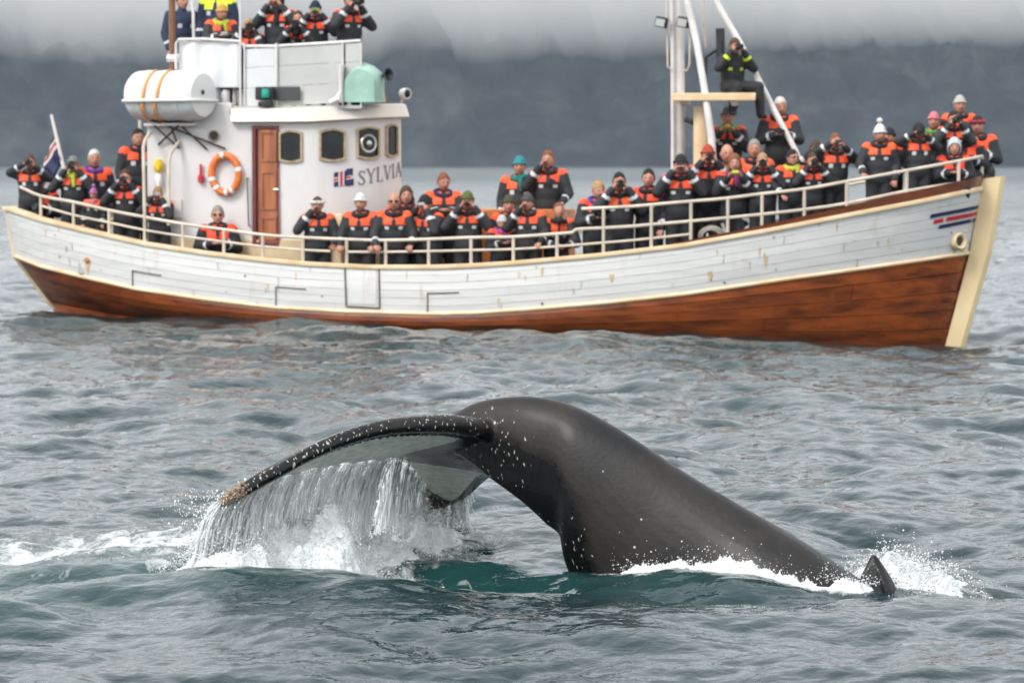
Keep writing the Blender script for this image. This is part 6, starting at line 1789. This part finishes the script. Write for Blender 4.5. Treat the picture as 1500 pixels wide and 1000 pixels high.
PS = 1.2
BLK, NVY, WHT, GRY = (0.016, 0.016, 0.018), (0.012, 0.02, 0.06), (0.70, 0.69, 0.66), (0.20, 0.20, 0.19)
PURPLE, TEAL, YEL, PINK, GRN = (0.12, 0.05, 0.33), (0.02, 0.26, 0.27), (0.55, 0.60, 0.06), (0.68, 0.20, 0.24), (0.06, 0.36, 0.05)
BK_CAM = None
def cm(kind, txt, c=None): return (kind, c, txt)
PRND = random.Random(9)
PEOPLE = [
 # stern
 (44, 226, (0.55,), 'up', 0.1, ('short_hair', HAIR['brown']), 'passenger at the stern corner holding a camera overhead beside the flagstaff', (), cm('slr', 'camera lifted by the passenger at the stern corner')),
 (58, 252, (0.85,), 'crouch', 0.0, ('short_hair', HAIR['brown']), 'brown haired passenger crouched at the stern rail with a big grey lens', (), cm('long', 'big grey lens held at the stern rail', (0.10, 0.10, 0.10))),
 (107, 228, (0.9,), 'camera', 0.1, ('cap', GRY), 'man in a grey cap and yellow green scarf photographing at the stern', (('scarf', YEL),), cm('slr', 'camera of the man in the grey cap')),
 (138, 218, (1.3,), 'down', 0.1, ('short_hair', HAIR['white']), 'white haired man with a purple collar standing on the stern deck', (('collar', PURPLE),)),
 (137, 276, (0.32,), 'down', 0.0, ('pompom_beanie', (0.42, 0.16, 0.40)), 'small child in a purple striped knit hat behind the stern rail', (('scarf', PINK),), None, 1.08),
 (184, 247, (0.5,), 'camera', -0.1, ('short_hair', HAIR['brown']), 'brown haired passenger with camera raised next to the child in the purple hat', (), cm('slr', 'camera raised next to the child in the purple hat')),
 (202, 187, -1.0, 'down', 0.2, ('short_hair', HAIR['dark']), 'dark haired young man standing tall behind the stanchion under the life raft', ()),
 (231, 273, (0.4,), 'camera_low', 0.1, ('short_hair', HAIR['blond']), 'blond boy with a camera below the yellow bag', (), cm('compact', 'small silver camera of the blond boy below the yellow bag', (0.45, 0.45, 0.45)), 1.45),
 (319, 300, -1.72, 'crouch', 0.05, ('short_hair', HAIR['grey']), 'grey haired passenger in sunglasses crouching against the wheelhouse below the lifebuoy', (('sunglasses', BLK),)),
 (465, 287, (0.45,), 'face', 0.15, ('headband', HAIR['brown'], WHT), 'passenger in a white headband with one hand raised, right beside the door', (), None),
 # waist
 (528, 283, (0.36,), 'rail', 0.0, ('beanie', WHT), 'older man in a white knit hat with both hands on the rail', ()),
 (577, 281, (0.36,), 'rail', 0.05, None, 'bald man in sunglasses gripping the rail below the boat name', (('sunglasses', BLK),)),
 (595, 271, (0.95,), 'down', 0.0, ('long_hair', HAIR['brown']), 'brown haired woman peering over the shoulder of the bald man in sunglasses', ()),
 (622, 285, (0.5,), 'camera_low', -0.5, ('beanie', BLK), 'passenger in a black knit hat turned aside with a pale camera', (), cm('compact', 'pale compact camera beside the bald man in sunglasses', (0.5, 0.5, 0.5))),
 (650, 252, (1.15,), 'chest', 0.0, ('short_hair', HAIR['red']), 'brown haired woman with a navy collar standing above the waist crowd', (('collar', NVY),)),
 (685, 280, (0.5,), 'camera', 0.1, ('beanie', (0.10, 0.13, 0.03)), 'passenger in an olive knit hat with camera to the face', (), cm('compact', 'camera of the passenger in the olive knit hat')),
 (761, 229, 0.2, 'down', 0.05, ('beanie', TEAL), 'passenger in a teal knit hat and teal scarf standing on the hatch', (('scarf', (0.01, 0.20, 0.17)),)),
 (803, 219, 0.2, 'face', 0.1, ('short_hair', HAIR['red']), 'tall man photographing from on top of the hatch', (), cm('slr', 'camera of the tall man on top of the hatch')),
 (745, 286, (0.8,), 'down', 0.1, ('beanie', (0.06, 0.065, 0.03)), 'passenger in a dark hat half hidden behind the child in the white hat', ()),
 (736, 315, (0.36,), 'chest', 0.2, ('beanie', (0.55, 0.53, 0.49)), 'child in a white knit hat and pink scarf at the rail', (('scarf', (0.40, 0.07, 0.28)),), None, 1.32),
 (773, 283, (0.45,), 'face', -0.15, ('beanie', (0.07, 0.07, 0.075)), 'passenger in a charcoal hat shading the eyes with one hand', ()),
 (818, 296, (0.62,), 'lean', 0.0, ('short_hair', HAIR['red']), 'laughing passenger leaning with folded arms on the rail', ()),
 (877, 264, (0.5,), 'chest', 0.25, ('short_hair', HAIR['blond']), 'blond youth with a blue collar behind the rail step', (('collar', (0.05, 0.05, 0.30)),), cm('slr', 'camera held low by the blond youth')),
 (907, 251, (0.5,), 'camera', -0.05, ('short_hair', HAIR['dark']), 'dark haired man with a black camera at his eye next to the blond youth', (), cm('slr', 'black camera next to the blond youth')),
 (950, 246, (0.75,), 'one', -0.25, ('short_hair', HAIR['dark']), 'smiling dark haired man resting a hand on the rail', ()),
 # foredeck
 (997, 226, (0.5,), 'camera', 0.05, ('beanie', BLK), 'man in a black knit hat photographing in front of the mast', (), cm('phone', 'phone held in front of the mast')),
 (1037, 212, (0.95,), 'camera', 0.0, ('beanie', (0.42, 0.06, 0.03)), 'passenger in a red knit hat with camera up beside the mast', (), cm('slr', 'camera of the passenger in the red knit hat')),
 (1065, 210, (1.3,), 'down', 0.0, None, 'bald man behind the yellow camera on the foredeck', ()),
 (1076, 224, (0.5,), 'phone', 0.0, ('long_hair', HAIR['red']), 'red haired woman in a purple scarf holding a yellow green camera', (('scarf', (0.25, 0.03, 0.15)),), cm('compact', 'yellow green camera held by the red haired woman', (0.55, 0.75, 0.04))),
 (1105, 203, (1.0,), 'down', 0.1, ('short_hair', HAIR['grey']), 'tall grey haired man standing behind the blond photographer', ()),
 (1117, 223, (0.45,), 'camera', 0.05, ('short_hair', HAIR['blond']), 'blond woman with a black camera on the foredeck', (), cm('slr', 'black camera of the blond woman on the foredeck')),
 (1066, 156, 0.5, 'phone', 0.05, ('beanie', GRY), 'passenger in a green collar and grey hat under the mast platform', (('collar', GRN),), cm('compact', 'yellow camera under the mast platform', (0.60, 0.50, 0.04))),
 (1143, 141, 0.4, 'chest', 0.1, ('short_hair', HAIR['white']), 'white haired passenger standing high behind the slanting mast leg', (), cm('slr', 'camera held behind the slanting mast leg')),
 (1161, 218, (0.5,), 'one', 0.1, ('short_hair', HAIR['dark']), 'dark haired boy in glasses with a yellow green scarf, hand on the rail', (('scarf', YEL), ('sunglasses', (0.05, 0.03, 0.02))), None),
 (1195, 205, (1.1,), 'camera_low', 0.1, ('long_hair', HAIR['brown']), 'brown haired woman photographing over the one in front of her', (), cm('slr', 'camera of the rear brown haired woman')),
 (1190, 223, (0.5,), 'camera', 0.0, ('short_hair', HAIR['brown']), 'brown haired passenger with elbows out and camera up beside the boy in glasses', (), cm('slr', 'camera beside the boy in glasses')),
 (1224, 194, (0.8,), 'up', 0.0, ('short_hair', HAIR['red']), 'red haired man looking through binoculars with both hands', (), cm('compact', 'black binoculars of the red haired man')),
 (1289, 183, (0.5,), 'one', 0.1, ('pompom_beanie', WHT), 'bearded man in a white bobble hat with his hand on the bow rail', (('beard', HAIR['brown']),)),
 (1303, 187, (0.95,), 'face', -0.3, ('beanie', BLK), 'passenger in a black hat behind the bearded man in the bobble hat', (), None),
 (1346, 180, (0.5,), 'up', 0.1, ('hood', BLK), 'passenger in a black hood with both arms raised near the bow', (), cm('slr', 'camera of the passenger in the black hood')),
 (1368, 164, 0.1, 'down', 0.0, ('beanie', PINK), 'passenger in a pink hat and green collar near the bow', (('collar', GRN),)),
 (1396, 162, -0.25, 'camera', 0.2, ('short_hair', HAIR['dark']), 'dark haired passenger photographing behind the pale hooded child', (), cm('slr', 'camera behind the pale hooded child')),
 (1406, 140, 0.35, 'down', -0.1, ('beanie', (0.50, 0.47, 0.42)), 'man in a cream knit hat, topmost of the bow crowd', ()),
 (1398, 202, (0.42,), 'crouch', 0.1, ('hood', (0.60, 0.62, 0.64)), 'child in a pale grey hood at the bow rail', (), None, 1.62),
 (1414, 179, -0.05, 'crouch', -0.1, ('hood', (0.03, 0.03, 0.034)), 'passenger in a dark hood right at the bow rail', ()),
 (1432, 168, 0.32, 'crouch', 0.0, ('headband', HAIR['dark'], (0.36, 0.03, 0.06)), 'passenger in a dark red headband furthest forward at the bow', ()),
 (1426, 194, 0.12, 'crouch', 0.2, ('short_hair', HAIR['brown']), 'brown haired passenger peeping out below the dark red headband', (), None),
]
for row in PEOPLE: person(*row)
UPG = 'passengers on the upper bridge'
UP = [
 (325, 6, -0.75, 'chest', 0.1, ('beanie', (0.60, 0.33, 0.08)), 'passenger in a mustard knit hat with a camera on the upper bridge', (('scarf', YEL),), cm('compact', 'small camera of the passenger in the mustard hat', (0.5, 0.5, 0.5))),
 (365, 27, -0.95, 'camera_low', 0.2, ('short_hair', HAIR['blond']), 'blond passenger crouching low over the bridge rail with a camera', (), cm('slr', 'camera of the blond passenger on the upper bridge')),
 (406, -14, -0.75, 'camera', 0.0, ('hood', BLK), 'tall hooded passenger in a dark scarf on the upper bridge', (('scarf', BLK),), None),
 (437, 15, -0.95, 'lean_camera', 0.05, ('short_hair', HAIR['brown']), 'brown haired passenger leaning out over the bridge rail with camera', (), cm('slr', 'camera leaning out over the bridge rail')),
 (462, 1, -0.85, 'camera', 0.0, ('beanie', NVY), 'passenger in a navy knit hat with a green camera on the upper bridge', (), cm('compact', 'green camera on the upper bridge', (0.04, 0.35, 0.05))),
 (513, -12, -0.9, 'camera', 0.75, ('short_hair', HAIR['brown']), 'passenger on the upper bridge aiming a long lens forward', (), cm('long', 'long black lens aimed forward from the upper bridge')),
]
for row in UP: person(*row, *((None,) * (10 - len(row))), None, UPG, UPZ + 0.01)
person(318, -32, 0.2, 'down', 0.0, ('short_hair', HAIR['brown']), 'crew member in a bright yellow jacket on the upper bridge', (), None, None, {0: P_NAVY, 1: P_HIVIS}, 'crew members', UPZ + 0.01)
person(267, -12, 0.1, 'down', 0.6, ('short_hair', HAIR['dark']), 'crew member in navy clothes behind the brown mast', (), None, None, {0: P_NAVY, 1: P_NAVY}, 'crew members', UPZ + 0.01)
person(1077, 55, -0.05, 'sit_camera', 0.15, ('short_hair', HAIR['brown']), 'photographer in a black suit with yellow cuffs seated on the mast platform', (), cm('slr', 'camera of the photographer on the mast platform'), 1.55, {1: P_BLACK, 2: P_HIVIS}, 'crew members', PLZ, True)
